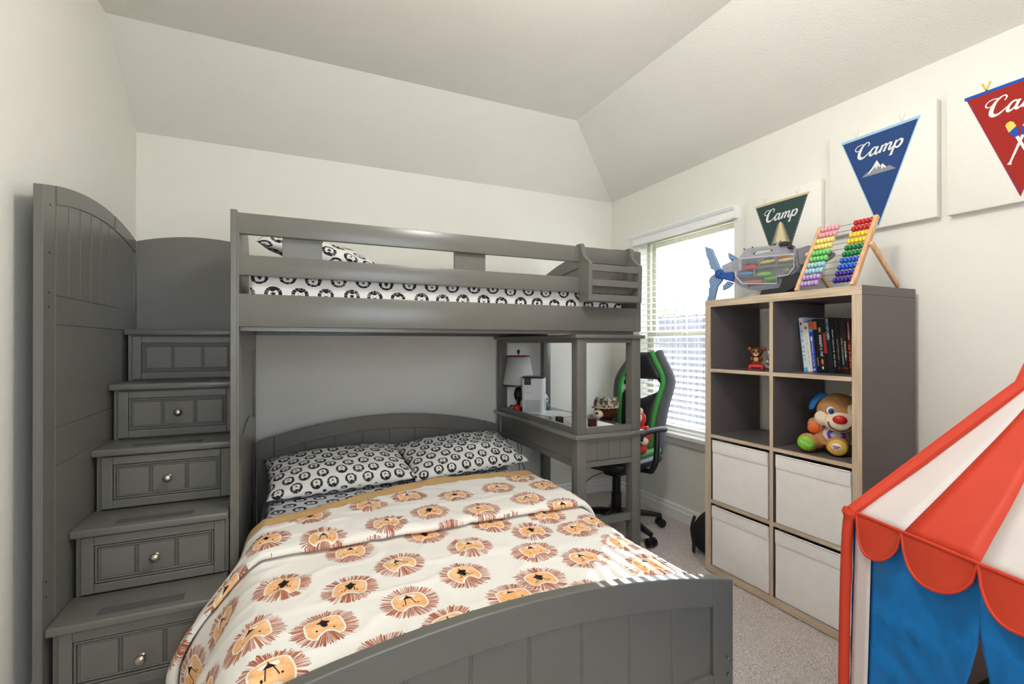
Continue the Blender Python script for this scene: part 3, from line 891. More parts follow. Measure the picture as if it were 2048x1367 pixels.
mattress('lower_mattress', 'mattress in grey fitted sheet with small black lions on the lower bed', -.1, 1.185, .206, 1.262, 3.12, .449, M['sheet'], .098, .034, 0.0, 8)
pg = 'two lion print pillows on the lower bed'
pillow('pillow', 'plump lion print pillow on the lower bed, the one beside the bunk post', .262, 2.86, .531, .76, .48, .165, (R(12), R(-1), R(4)), M['pillow'], .087, .0315, PI, 4, pg)
pillow('pillow', 'flatter lion print pillow on the lower bed, the one beside the desk', .985, 2.89, .545, .74, .48, .15, (R(14), R(-2), R(4)), M['pillow'], .087, .0315, PI-.15, 5, pg)

# duvet
def prof_pts(w, flat):
    L = [(-.355, .06), (-.335, .14), (-.285, .25), (-.23, .34)] if w > .5 else None
    out = []
    A = [(-.292, .11), (-.286, .18), (-.256, .265), (-.205, .345), (-.153, .415), (-.105, .457), (-.05, .473)]
    Bq = [(-.180, .09), (-.172, .18), (-.165, .27), (-.162, .35), (-.15, .41), (-.105, .457), (-.05, .473)]
    for a, c in zip(A, Bq): out.append((c[0]+(a[0]-c[0])*w, c[1]+(a[1]-c[1])*w))
    return out
RIGHT = [(1.20, .473), (1.255, .462), (1.295, .425), (1.318, .37), (1.328, .29), (1.332, .21)]
def smooth(a, b_, x): t = min(1, max(0, (x-a)/(b_-a))); return t*t*(3-2*t)
def duvet_section(t, off=0.0):
    w = (1-smooth(1.95, 2.15, t))*(.45+.55*smooth(1.35, 1.9, t))
    L = prof_pts(w, 0); dx = -.06*smooth(2.1, 1.25, t)
    Rr = [(x+dx, z) for x, z in RIGHT]
    pts = [Vector((x, 0, z)) for x, z in L]+[Vector((x, 0, .475)) for x in (.2, .6, .95)]+[Vector((x, 0, z)) for x, z in Rr]
    return cat_rom(pts, 10), w
def resample(c, n):
    acc = [0]
    for a, b_ in zip(c, c[1:]): acc.append(acc[-1]+(b_-a).length)
    out = []; k = 0
    # arc length zero is set at X = 0 on the flat top
    for i, p in enumerate(c):
        if p.x <= 0 <= c[i+1].x if i+1 < len(c) else False: z0 = acc[i]-p.x; break
    for i in range(n+1):
        s = acc[-1]*i/n
        while k < len(acc)-2 and acc[k+1] < s: k += 1
        f = (s-acc[k])/max(1e-9, acc[k+1]-acc[k]); out.append((c[k].lerp(c[k+1], f), s-z0))
    return out
def wrinkle(x, y, amp=1.0):
    n = noise.noise(Vector((x*3.2, y*3.2, 1.3)))*.008+noise.noise(Vector((x*9, y*6, 4.1)))*.0045
    rid = 1-abs(noise.noise(Vector((x*5+y*3, y*7-x*2, 7.7))))*2
    n += max(0, rid-.70)*.022
    return n*amp
def duvet_point(sec, w, i, n, t, zoff):
    p, s = sec[i]; q = p.copy(); q.y = t
    side = smooth(-.06, -.30, p.x)*w
    hang = smooth(.46, .12, p.z)
    if p.x < 0:
        fold = math.sin((t-1.62)*15.0+math.sin(t*7)*.8)*.040*hang*w+math.sin(t*31)*.008*hang*w
        q.x += fold
        q.x -= zoff*hang
    else: q.x += min(zoff, .012)*hang
    q.z += zoff*(1-hang)+wrinkle(q.x, t, 1-hang*.6)
    return q, s
NS = 150
def sheet_mesh(rows, zfun, name, mat, centers, parent=None, size=.089):
    b = bmesh.new(); co2 = []; g = []
    for (t, zo, tc) in rows:
        c, w = duvet_section(min(max(t, 1.15), 2.7)); sec = resample(c, NS); row = []
        for i in range(NS+1):
            tt = t(sec[i][1]) if callable(t) else t
            q, s = duvet_point(sec, w, i, NS, tt, zo)
            if zfun: q.z += zfun(q.x, tt)
            row.append(b.verts.new(q)); co2.append((s, tc))
        g.append(row)
    for r0, r1 in zip(g, g[1:]):
        for i in range(NS): b.faces.new((r0[i], r0[i+1], r1[i+1], r1[i]))
    mb = MB(); mb._merge(b); o = mb.build(name, mat, parent, angle=0)
    if centers: lions(o.data, co2, centers, size)
    return o
k1 = 1.204; k2 = 1.15
rr = random.Random(4)
def lc(lst, k): return [(x*k, y*k, PI+rr.uniform(-.25, .25), rr.random(), rr.random()) for x, y in lst]
MAIN = lc([(-.015, 1.393), (.143, 1.303), (.287, 1.377), (.51, 1.41), (.746, 1.445), (.895, 1.40), (.073, 1.146), (.268, 1.169), (.435, 1.244), (.678, 1.300), (.615, 1.140), (-.077, 1.196), (-.03, 1.03), (.79, 1.19), (.509, 1.085), (.17, 1.535), (.64, 1.55), (.33, 1.03), (.18, 1.0), (.93, 1.08), (.97, 1.25), (1.0, 1.44), (.7, 1.02), (.41, 1.56), (.86, 1.55)], k1)
MAIN += lc([(-.205, 1.46), (-.235, 1.21), (-.36, 1.5), (-.37, 1.30), (-.40, 1.08), (-.22, 1.02), (-.2, 1.66), (-.36, 1.7), (1.13, 1.2), (1.14, 1.45), (1.12, 1.66)], k1)
FLAP = lc([(-.066, 1.731), (.069, 1.887), (.28, 1.925), (.102, 1.675), (.309, 1.707), (.479, 1.764), (.66, 1.698), (.625, 1.905), (.827, 1.925), (.873, 1.733), (-.055, 1.56), (.261, 1.565), (.516, 1.586), (.76, 1.57), (.98, 1.62), (1.03, 1.87), (.45, 1.98), (-.19, 1.62), (-.22, 1.83), (-.35, 1.7), (1.15, 1.75), (.98, 2.02)], k2)
rows = [(1.184+.0125*i, 0.0-.055*smooth(1.24, 1.18, 1.184+.0125*i), 1.184+.0125*i) for i in range(72)]
dv = sheet_mesh(rows, None, 'duvet', M['duvet'], MAIN)
tag(dv, 'cream duvet printed with orange lion faces, draped over the lower bed', 'duvet')
HEAD = lambda s: 2.27+.27*smooth(-.15, .75, s)-.035*smooth(.7, 1.1, s)
def flap_rows():
    prof = [(-2, .004, 1.92), (-2, .006, 1.90), (-2, .014, 1.882), (-2, .026, 1.880), (-2, .034, 1.890), (-2, .039, 1.91)]
    rows = []
    for _, z, y in prof: rows.append(((lambda s, y=y: y), z, y-.02))
    for i in range(1, 33):
        f = i/32
        rows.append(((lambda s, f=f: 1.91+(HEAD(s)-.127-1.91)*f), .039, 1.89+(2.36-1.91)*f))
    return rows
def sheet2(rows, name, mat, centers, parent):
    b = bmesh.new(); co2 = []; g = []
    for (tf, zo, tc) in rows:
        row = []
        for i in range(NS+1):
            t0 = 1.95
            for _ in range(2):
                key = round(min(max(t0, 1.2), 2.69), 2)
                if key not in CACHE: c, w = duvet_section(key); CACHE[key] = (resample(c, NS), w)
                sec, w = CACHE[key]; t0 = tf(sec[i][1])
            q, s = duvet_point(sec, w, i, NS, t0, zo)
            row.append(b.verts.new(q)); co2.append((s, t0))
        g.append(row)
    for r0, r1 in zip(g, g[1:]):
        for i in range(NS): b.faces.new((r0[i], r0[i+1], r1[i+1], r1[i]))
    mb = MB(); mb._merge(b); o = mb.build(name, mat, parent, angle=0)
    if centers: lions(o.data, co2, centers, .087)
    return o
CACHE = {}
sheet2(flap_rows(), 'folded_top', M['duvet'], FLAP, dv)
M['mustard'] = plain('mustard_cotton', S(212, 172, 116), 0.85, var=0.05, vscale=30, bmp=.2, bscale=500)
band = []
for f, z in ((0, .040), (.25, .040), (.5, .040), (.75, .039), (.9, .034), (1.0, .022), (1.01, .008), (.9, -.002)):
    band.append(((lambda s, f=f: HEAD(s)-.128+.13*f), z, 0))
lab(sheet2(band, 'trim_band', M['mustard'], None, dv), 'mustard yellow border band')
# ------------------------------------------------------------------ desk with hutch
M['greytop'] = plain('glossy_grey_desktop', S(113, 111, 107), 0.16, var=.02, vscale=15, spec=.9, coat=.5)
dk = thing('desk', 'grey desk with open hutch frame under the upper bunk, beside the lower bed', 'desk', (1.63, 2.77, 0))
DX0, DX1, DY0, DY1 = 1.415, 1.845, 2.212, 3.325
lw = .06
for x, y in ((DX0, DY0), (DX1-lw, DY0), (DX0, DY1-lw), (DX1-lw, DY1-lw)):
    b = MB(); b.box(x, y, 0, x+lw, y+lw, .7135, .003, segs=2); b.build('leg', M['grey'], dk)
b = MB(); b.box(DX0-.018, DY0-.017, .714, DX1+.022, DY1+.022, .738, .004, segs=2); b.build('desktop', M['greytop'], dk)
# aprons
b = MB()
b.box(DX0+lw+.0005, DY0+.014, .585, DX1-lw-.0005, DY0+.03, .7135, .001)
n = 4; w = (DX1-DX0-2*lw)/n
for i in range(n): b.box(DX0+lw+i*w+.001, DY0+.010, .586, DX0+lw+(i+1)*w-.001, DY0+.016, .69, .001)
b.box(DX0+lw+.0005, DY0+.006, .691, DX1-lw-.0005, DY0+.02, .7135, .001)
b.box(DX0+lw+.0005, DY0+.003, .554, DX1-lw-.0005, DY0+.03, .584, .002)
b.build('end_apron', M['grey'], dk, smooth=False)
b = MB()
b.box(DX0+.012, DY0+lw+.0005, .585, DX0+.028, DY1-lw-.0005, .7135, .001)
b.box(DX0+.006, DY0+lw+.0005, .691, DX0+.018, DY1-lw-.0005, .7135, .001)
b.box(DX0+.004, DY0+lw+.0005, .554, DX0+.03, DY1-lw-.0005, .584, .002)
b.build('side_apron', M['grey'], dk, smooth=False)
b = MB(); b.box(DX0+lw, DY1-.035, .585, DX1-lw, DY1-.02, .7135, .001); b.build('back_apron', M['grey'], dk, smooth=False)
b = MB(); b.box(DX0+lw+.0005, DY0+.012, .222, DX1-lw-.0005, DY0+.04, .262, .002); b.build('stretcher', M['grey'], dk, smooth=False)
b = MB(); b.box(DX0+.012, DY0+lw+.0005, .222, DX0+.04, DY1-lw-.0005, .262, .002); b.build('stretcher', M['grey'], dk, smooth=False)
for x, y in ((DX0, DY0), (DX1-lw, DY0), (DX0, DY1-lw), (DX1-lw, DY1-lw)):
    b = MB(); b.box(x, y, .7385, x+lw, y+lw, 1.262, .003, segs=2); b.build('hutch_post', M['grey'], dk)
b = MB()
for z0, z1 in ((.7385, .772), (1.238, 1.262)):
    b.box(DX0+lw, DY0+.006, z0, DX1-lw, DY0+.03, z1, .001)
    b.box(DX0+.006, DY0+lw, z0, DX0+.03, DY1-lw, z1, .001)
b.build('hutch_rail', M['grey'], dk, smooth=False)
b = MB(); b.box(DX0-.018, DY0-.017, 1.2625, DX1+.022, DY1+.022, 1.2845, .004, segs=2); b.build('hutch_top', M['grey'], dk)
DZ = .7385

# lamp on the desk
lp = thing('table_lamp', 'white table lamp with dark trimmed shade, standing in the desk corner behind the air purifier', 'lamp', (1.547, 3.222, DZ))
c = (1.547, 3.222, DZ)
b = MB(); b.lathe([(.06, 0), (.06, .012), (.045, .02), (.016, .03), (.014, .06), (.03, .09), (.036, .12), (.028, .155), (.012, .175), (.011, .2), (.009, .25)], c, 24); b.build('lamp_base', M['black'], lp)
b = MB(); b.lathe([(.116, .190), (.112, .22), (.082, .40)], c, 40, cap=False); b.build('lamp_shade', M['shade'], lp, solid=.002)
b = MB(); b.lathe([(.1185, .183), (.1185, .194), (.114, .194), (.114, .183), (.1185, .183)], c, 40, cap=False); lab(b.build('trim', M['black'], lp), 'black lower trim')
b = MB(); b.lathe([(.0845, .397), (.0845, .407), (.079, .407), (.079, .397), (.0845, .397)], c, 40, cap=False); lab(b.build('trim', M['maroon'], lp), 'maroon upper trim')
b = MB(); b.tube([(c[0], c[1], DZ+.25), (c[0], c[1], DZ+.425)], .004, 8); b.ell((c[0], c[1], DZ+.435), (.013, .007, .016)); b.box(c[0]-.08, c[1]-.002, DZ+.398, c[0]+.08, c[1]+.002, DZ+.402, 0)
lab(b.build('finial', M['black'], lp), 'black finial')

# air purifier
ap = thing('air_purifier', 'white rounded square air purifier with black top, standing on the desk', 'air purifier', (1.594, 3.062, DZ), R(-35))
pm = ap.matrix_basis
def rrect(h, r, n=6):
    out = []
    for cx, cy, a0 in ((h-r, h-r, 0), (-h+r, h-r, 90), (-h+r, -h+r, 180), (h-r, -h+r, 270)):
        for k in range(n+1): a = R(a0+90*k/n); out.append((cx+r*math.cos(a), cy+r*math.sin(a)))
    return out
b = MB(); b.prism(rrect(.078, .022), 'Z', 0, .250, .002); b.build('housing', M['white'], ap, local=True)
b = MB(); b.prism(rrect(.077, .022), 'Z', .2505, .262, .003, segs=2); b.build('control_top', M['black'], ap, local=True)
b = MB(); b.prism(rrect(.05, .05), 'Z', .2622, .264); b.build('outlet_grille', M['finblue'], ap, local=True)
b = MB(); b.box(-.06, -.0795, .205, -.012, -.0775, .2505, .0005); b.build('display', M['black'], ap, local=True)
b = MB()
for i in range(8): b.box(-.047+i*.003, -.0787, .186, -.0455+i*.003, -.0779, .1885+.001*(i % 2), 0)
b.build('brand_lettering', M['hole'], ap, local=True, smooth=False); b = MB()
for i in range(9): b.box(-.05+i*.0035, -.0787, .151, -.048+i*.0035, -.0779, .1535, 0)
b.build('model_lettering', M['hole'], ap, local=True, smooth=False)
M['mesh'] = plain('perforated_white', S(196, 198, 204), .6, var=.05, vscale=500)
b = MB()
b.box(-.056, -.0788, .018, .056, -.0778, .10, 0); b.box(.0778, -.056, .018, .0788, .056, .10, 0)
b.build('inlet_mesh', M['mesh'], ap, local=True, smooth=False)

# small things on the desk
t = thing('toy_robot', 'small red and black toy beside the air purifier at the wall end of the desk', 'toy', (1.474, 3.10, DZ))
b = MB(); b.ell((1.474, 3.10, DZ+.035), (.028, .028, .03)); lab(b.build('body', M['red'], t), 'glossy red ball body')
b = MB()
b.tube([(1.455, 3.11, DZ+.05), (1.44, 3.12, DZ+.055), (1.43, 3.13, DZ+.03), (1.432, 3.13, DZ+.006)], .006, 8)
b.tube([(1.478, 3.11, DZ+.055), (1.486, 3.115, DZ+.085)], .005, 8); b.ell((1.488, 3.116, DZ+.09), (.009, .009, .013))
b.ell((1.47, 3.10, DZ+.005), (.025, .025, .005))
b.build('arm', M['black'], t)
t = thing('soccer_ball_plush', 'white plush ball with black spots and teal base on the desk', 'toy', (1.748, 3.22, DZ))
b = MB(); b.ell((1.748, 3.22, DZ+.075), (.046, .046, .048)); b.build('ball', M['white'], t)
b = MB(); rr = random.Random(2)
for i in range(22):
    z = 1-2*(i+.5)/22; a = i*2.4; d = Vector((math.sqrt(1-z*z)*math.cos(a), math.sqrt(1-z*z)*math.sin(a), z))
    b.ell(Vector((1.748, 3.22, DZ+.075))+Vector((d.x*.0455, d.y*.0455, d.z*.0475)), (.009, .009, .002), rot=Vector(d).to_track_quat('Z', 'Y').to_euler(), seg=10)
b.build('spots', M['black'], t)
b = MB(); b.ell((1.757, 3.212, DZ+.03), (.042, .042, .0295)); b.build('base', M['teal'], t)
t = thing('toy_figure', 'tiny red and white figure standing next to the spotted plush ball', 'toy', (1.726, 3.142, DZ))
b = MB(); b.tube([(1.726, 3.142, DZ), (1.726, 3.142, DZ+.018)], .008, 10); b.ell((1.726, 3.142, DZ+.02), (.010, .010, .012)); b.build('body', M['white'], t)
b = MB(); b.ell((1.726, 3.142, DZ+.045), (.014, .013, .014)); b.ell((1.715, 3.14, DZ+.053), .006); b.ell((1.737, 3.144, DZ+.053), .006); lab(b.build('head', M['red'], t), 'red head')
b = MB(); b.prism([(1.70+.12*math.cos(a*PI/16), 2.96+.16*math.sin(a*PI/16)) for a in range(32)], 'Z', DZ, DZ+.002); b.build
tag(b.build('desk_mat', M['paper'], smooth=False), 'white oval mat lying flat on the desk', 'mat')
b = MB(); b.box(1.60, 2.36, DZ, 1.80, 2.64, DZ+.002, 0, Matrix.Translation((0, 0, 0)))
tag(b.build('paper_sheet', M['paper'], smooth=False), 'white paper sheet lying on the desk next to the candle jar', 'paper')
t = thing('candle_jar', 'clear glass jar of dark red wax on the desk by the front post', 'candle', (1.64, 2.40, DZ+.002))
b = MB(); b.lathe([(.028, .002), (.028, .048), (.0, .048)], (1.64, 2.40, DZ+.002), 24); lab(b.build('wax', M['darkred'], t), 'dark red wax')
b = MB(); b.lathe([(.0, 0), (.031, 0), (.032, .072), (.0295, .072), (.029, .002)], (1.64, 2.40, DZ+.002), 28, cap=False); b.build('glass', M['clear'], t)
b = MB(); b.tube([(1.625, 2.395, DZ+.055), (1.63, 2.40, DZ+.07), (1.645, 2.40, DZ+.066), (1.65, 2.41, DZ+.054)], .004, 6); b.build('ribbon', M['maroon'], t)
b = MB(); b.box(1.478, 2.232, DZ+.001, 1.50, 2.25, DZ+.06, .003) if 0 else b.box(1.50, 2.56, DZ, 1.54, 2.60, DZ+.045, .004)
tag(b.build('small_box', M['black']), 'small black box on the desk behind the front post', 'box')
for i, (x, dx) in enumerate(((1.55, .05), (1.60, -.03))):
    b = MB(); b.tube(cat_rom([(x, 3.30, .60), (x+dx, 3.28, .45), (x+.02, 3.25, .25), (x+dx*1.4+.06, 3.2, .08), (x+.14, 3.15, .006), (x+.3, 3.2, .005)], 8), .003, 6)
    tag(b.build('power_cord', M['cable']), ('thin grey cord hanging under the desk, the one curving nearer the bed', 'thin grey cord hanging under the desk, the one curving nearer the window')[i], 'cord')

# ------------------------------------------------------------------ gaming chair
ch = thing('gaming_chair', 'black and grey gaming chair with green stripes at the desk by the window', 'chair', (1.975, 2.61, 0), R(-72))
def hw(z): # outer half width of the back at height z
    K = [(.50, .185), (.58, .20), (.70, .205), (.82, .22), (.93, .24), (.985, .24), (1.05, .205), (1.12, .155), (1.175, .125)]
    for (a, x), (c_, y) in zip(K, K[1:]):
        if a <= z <= c_: return x+(y-x)*(z-a)/(c_-a)
    return K[0][1] if z < .5 else K[-1][1]
def yb(z): return .235+(z-.5)*.20-.05*math.sin(min(1, max(0, (z-.5)/.5))*PI)*.5
zs = [.50+.675*i/20 for i in range(21)]
for sx in (-1, 1):
    b = MB(); b.tube(cat_rom([(sx*(hw(z)-.035), yb(z)+.012, z) for z in zs], 2), [.042-.012*(i/40) for i in range(41)], 12, flat=1.0, up=(0, 1, 0)); b.build('side_bolster', M['greyfab'], ch, local=True)
    b = MB(); b.tube(cat_rom([(sx*(hw(z)-.072), yb(z)-.018, z) for z in zs], 2), [.026 if z > .52 else .02 for z in [.5]*41], 10, up=(0, 1, 0)); lab(b.build('side_stripe', M['green'], ch, local=True), 'bright green stripe along the backrest edge')
b = MB()
def pad(z0, z1, y_off, inset, th, notch=0.0):
    def fn(u, v):
        z = z0+(z1-z0)*v; a = 2*PI*u; w = hw(min(max(z, .5), 1.175))-inset
        e = (max(0, 1-abs(2*v-1)**6))**.5
        sq = lambda q: math.copysign(abs(q)**.55, q)
        x = w*sq(math.cos(a)); zz = z-(notch*(1-abs(x)/w)*smooth(.6, 1.0, v) if notch else 0)
        return (x*(.9+.1*e), yb(z)+y_off+th*sq(math.sin(a))*max(e, .05), zz)
    b.grid(fn, 28, 14, closed_u=True)
pad(.985, 1.172, -.012, .085, .036); b.build('headrest', M['leather'], ch, local=True)
b = MB(); pad(.50, .905, 0.0, .085, .036, .06); b.build('back_pad', M['leather'], ch, local=True)
b = MB(); pad(.52, 1.16, .035, .05, .012); 
b.bm.free(); b = MB()
b.tube([(-.16, yb(.94)+.02, .94), (-.12, yb(.96)+.03, .99)], .02, 8); b.tube([(.16, yb(.94)+.02, .94), (.12, yb(.96)+.03, .99)], .02, 8); b.build('back_frame', M['black'], ch, local=True)
def cushion(hx, y0, y1, z0, z1, e=.45):
    def fn(u, v):
        a = 2*PI*u; ph = -PI/2+PI*v; sq = lambda q, e=e: math.copysign(abs(q)**e, q)
        return (hx*sq(math.cos(a))*sq(math.cos(ph)), (y0+y1)/2+(y1-y0)/2*sq(math.sin(a))*sq(math.cos(ph)), (z0+z1)/2+(z1-z0)/2*sq(math.sin(ph), .8))
    return fn
b = MB(); b.grid(cushion(.25, -.26, .24, .435, .53), 40, 14, closed_u=True); b.build('seat', M['leather'], ch, local=True)
b = MB()
for sx in (-1, 1): b.tube(cat_rom([(sx*.185, -.2, .523), (sx*.19, 0, .527), (sx*.19, .2, .523)], 6), .026, 10)
lab(b.build('seat_stripe', M['green'], ch, local=True), 'green stripes along the seat')
for sx in (-1, 1):
    b = MB()
    b.tube(cat_rom([(sx*.27, -.02, .44), (sx*.30, -.02, .50), (sx*.305, -.01, .60), (sx*.30, 0, .685)], 5), .018, 10)
    b.tube(cat_rom([(sx*.30, -.185, .655), (sx*.30, -.17, .685), (sx*.30, -.10, .702), (sx*.30, .03, .70), (sx*.295, .11, .69)], 6), [.019]*25, 10, flat=.7)
    b.tube([(sx*.12, 0, .428), (sx*.27, -.02, .44)], .016, 8)
    b.build('armrest', M['black'], ch, local=True)
b = MB(); b.box(-.12, -.13, .405, .12, .13, .434, .006); b.box(-.06, -.07, .365, .06, .07, .405, .01); b.build('tilt_mechanism', M['black'], ch, local=True)
b = MB(); b.tube([(-.06, -.05, .38), (-.13, -.10, .34), (-.17, -.13, .29)], .004, 6); b.build('tilt_lever', M['wire'], ch, local=True)
b = MB(); b.lathe([(.034, .085), (.034, .25), (.028, .255), (.028, .365)], seg=20); b.build('gas_column', M['black'], ch, local=True)
for k in range(5):
    a = R(57.5+72*k); u = Vector((math.cos(a), math.sin(a), 0))
    b = MB(); b.tube([u*.02+Vector((0, 0, .115)), u*.12+Vector((0, 0, .11)), u*.24+Vector((0, 0, .09)), u*.315+Vector((0, 0, .075))], [.036, .03, .024, .018], 10, flat=.8, up=(0, 0, 1)); l = b.build('base_leg', M['black'], ch, local=True)
    b = MB(); pc = u*.315; s = u.cross(Vector((0, 0, 1)))
    b.tube([pc+Vector((0, 0, .05)), pc+Vector((0, 0, .078))], .009, 8)
    for q in (-1, 1): b.tube([pc+s*q*.008+Vector((0, 0, .0285)), pc+s*q*.028+Vector((0, 0, .0285))], .0275, 16)
    b.build('caster', M['black'], l, local=True)

# bears on the chair
def face_rot(dx, dy): return math.atan2(dx, -dy)      # local -Y looks along (dx, dy)
bt = thing('teddy_bear', 'brown teddy bear in a camouflage cap sitting on the gaming chair', 'teddy bear', (1.905, 2.625, .535), R(-62))
b = MB()
for c_, r_ in (((0, .02, .10), (.08, .07, .11)), ((0, -.01, .262), (.075, .07, .068)), ((-.07, -.08, .03), (.032, .07, .03)), ((.07, -.08, .03), (.032, .07, .03)), ((-.085, -.03, .12), (.028, .035, .06)), ((.085, -.03, .12), (.028, .035, .06))): b.ell(c_, r_)
b.build('body', M['plushdark'], bt, local=True, remesh=.008)
b = MB(); b.ell((.062, .005, .322), (.024, .012, .024)); b.ell((-.068, .0, .312), (.022, .012, .024)); b.build('ear', M['plushbrown'], bt, local=True)
b = MB(); b.ell((-.02, -.07, .243), (.034, .026, .028)); b.build('muzzle', M['cream'], bt, local=True)
b = MB(); b.ell((-.02, -.097, .247), (.012, .006, .009)); b.build('nose', M['plushdark'], bt, local=True)
b = MB(); b.lathe([(.082, 0), (.083, .03), (.07, .062), (.0, .07)], (0, .0, .280), 28); b.prism([(-.075, -.04), (-.06, -.095), (0, -.108), (.06, -.095), (.075, -.04)], 'Z', .280, .286, .001); lab(b.build('cap', M['camo'], bt, local=True), 'camouflage cap')
rb = thing('plush_toy', 'red plush with cream face and hands sitting on the gaming chair beside the desk leg', 'plush toy', (2.045, 2.485, .535), R(-60))
b = MB()
for c_, r_ in (((0, .02, .09), (.07, .06, .095)), ((0, 0, .215), (.058, .055, .055)), ((-.055, -.06, .032), (.03, .06, .03)), ((.055, -.06, .032), (.03, .06, .03)), ((.075, -.03, .12), (.026, .035, .06)), ((-.075, -.03, .12), (.026, .035, .06))): b.ell(c_, r_)
b.build('body', M['plushred'], rb, local=True, remesh=.008)
b = MB(); b.ell((0, -.035, .225), (.045, .03, .045)); b.ell((.03, -.03, .268), (.02, .02, .022)); b.ell((-.03, -.03, .268), (.02, .02, .022)); b.build('face', M['cream'], rb, local=True)
b = MB(); b.ell((.07, -.062, .085), .026); b.build('hand', M['cream'], rb, local=True)
b = MB(); b.ell((-.07, -.062, .085), .026); b.build('hand', M['cream'], rb, local=True)
b = MB(); b.ell((.016, -.062, .235), .006); b.ell((-.016, -.062, .235), .006); b.build('eyes', M['black'], rb, local=True)

# backpack behind the shelf
bp = thing('backpack', 'black backpack slumped on the carpet behind the bookshelf under the window', 'backpack', (2.27, 2.09, 0))
b = MB(); b.grid(lambda u, v: (2.275+(.13-.02*v)*math.copysign(abs(math.cos(2*PI*u))**.6, math.cos(2*PI*u))*math.sin(PI*min(1, max(.0, v*.94+.03)))**.35, 2.085+.1*math.copysign(abs(math.sin(2*PI*u))**.6, math.sin(2*PI*u))*math.sin(PI*(v*.94+.03))**.5*(1-.4*v), .005+.24*v), 30, 16, closed_u=True); b.build('bag_body', M['blackfab'], bp)
b = MB(); b.tube(cat_rom([(2.17, 2.12, .22), (2.145, 2.12, .15), (2.14, 2.1, .07), (2.16, 2.12, .01)], 6), .012, 8, flat=.4); b.build('strap', M['blackfab'], bp)
# ------------------------------------------------------------------ cube bookshelf
SX0, SX1, SY0, SY1 = 2.075, 2.463, 1.155, 1.953
SHZ = [.038, .3735, .727, 1.0805]     # undersides of cells' floors are at these minus .018
bs = thing('bookshelf', 'tall taupe cube bookshelf with pale oak edges against the wall under the canvases', 'bookshelf', ((SX0+SX1)/2, (SY0+SY1)/2, 0))
def board(name, y0, z0, y1, z1, edge):
    b = MB(); b.mi = 0; b.box(SX0+.0012, y0, z0, SX1, y1, z1, .0006)
    b.mi = 1; b.box(SX0, y0, z0, SX0+.0016, y1, z1, .0004)
    return b.build(name, [M['shelfgrey'], edge], bs, smooth=False)
board('side_panel', SY0, 0, SY0+.038, 1.432, M['oakv']); board('side_panel', SY1-.038, 0, SY1, 1.432, M['oakv'])
board('top_panel', SY0, 1.4325, SY1, 1.470, M['oak']); board('bottom_panel', SY0+.0385, 0, SY1-.0385, .038, M['oak'])
board('divider', 1.545, .0385, 1.563, 1.432, M['oakv'])
for z in SHZ[1:]:
    for y0, y1 in ((SY0+.0385, 1.5445), (1.5635, SY1-.0385)): board('shelf', y0, z, y1, z+.018, M['oak'])
CELL = {'win': (1.5635, SY1-.0385), 'tent': (SY0+.0385, 1.5445)}

# fabric bins
def bin_(y0, y1, z0, z1, label, bulge):
    t = thing('storage_bin', label, 'storage bin', ((2.09+2.44)/2, (y0+y1)/2, z0), group='white fabric bins in the bookshelf')
    b = MB()
    def fn(u, v):
        y = y0+(y1-y0)*u; z = z0+(z1-z0)*v
        return (2.083-bulge*math.sin(PI*u)*math.sin(PI*min(1, v*1.25))+noise.noise(Vector((y*9, z*9, 2)))*.0025, y, z)
    b.grid(fn, 26, 22)
    b.box(2.083, y0, z0, 2.445, y0+.004, z1, 0); b.box(2.083, y1-.004, z0, 2.445, y1, z1, 0)
    b.box(2.441, y0+.004, z0, 2.445, y1-.004, z1, 0); b.box(2.083, y0+.004, z0, 2.441, y1-.004, z0+.004, 0)
    b.build('bin_body', M['bin'], t, angle=40)
    b = MB()
    zb = z1-.062
    b.grid(lambda u, v: (2.0805-bulge*math.sin(PI*u)*math.sin(PI*min(1, ((zb+(z1-zb)*v-z0)/(z1-z0))*1.25))-.0025*math.sin(PI*min(.999, max(.001, v)))**.3, y0+.001+(y1-y0-.002)*u, zb+(z1-zb)*v), 26, 10)
    b.tube([(2.0795, y0+.002, z1), (2.0795-bulge*.2, (y0+y1)/2, z1), (2.0795, y1-.002, z1)], .0035, 6)
    b.build('top_hem', M['bin'], t, angle=60)
bin_(1.578, 1.908, .392, .392+.318, 'white fabric bin in the upper row of bins, in the column beside the window', .002)
bin_(1.2, 1.535, .392, .392+.318, 'white fabric bin in the upper row of bins, in the column beside the tent', .003)
bin_(1.572, 1.912, .0385, .0385+.318, 'white fabric bin in the bottom row, bulging, in the column beside the window', .012)
bin_(1.2, 1.538, .0385, .0385+.318, 'white fabric bin in the bottom row, in the column beside the tent', .006)

# figures in the top cell beside the window
FZ = SHZ[3]+.018+.0003
t = thing('bear_figurine', 'small brown bear figurine on a red box base on the top shelf', 'figurine', (2.185, 1.718, FZ), face_rot(-.85, -.5))
b = MB(); b.box(-.036, -.026, 0, .036, .026, .026, .004, segs=2); b.box(-.03, -.02, .026, .03, .02, .031, .002); lab(b.build('base', M['red'], t, local=True), 'glossy red box base')
b = MB(); b.box(-.022, -.0268, .007, .022, -.0258, .015, 0); b.build('speaker_slot', M['hole'], t, local=True)
M['figbrown'] = plain('glossy_brown_figure', S(112, 60, 30), .3, var=.1, vscale=60)
M['figtan'] = plain('glossy_tan_figure', S(206, 156, 100), .35)
b = MB()
for c_, r_ in (((0, 0, .05), (.02, .016, .024)), ((0, 0, .091), (.03, .025, .024)), ((-.033, .002, .108), (.011, .006, .011)), ((.033, .002, .108), (.011, .006, .011)), ((-.012, -.006, .036), (.008, .01, .01)), ((.012, -.006, .036), (.008, .01, .01)), ((-.022, -.004, .055), (.007, .008, .014)), ((.022, -.004, .055), (.007, .008, .014))): b.ell(c_, r_, seg=16)
b.build('body', M['figbrown'], t, local=True)
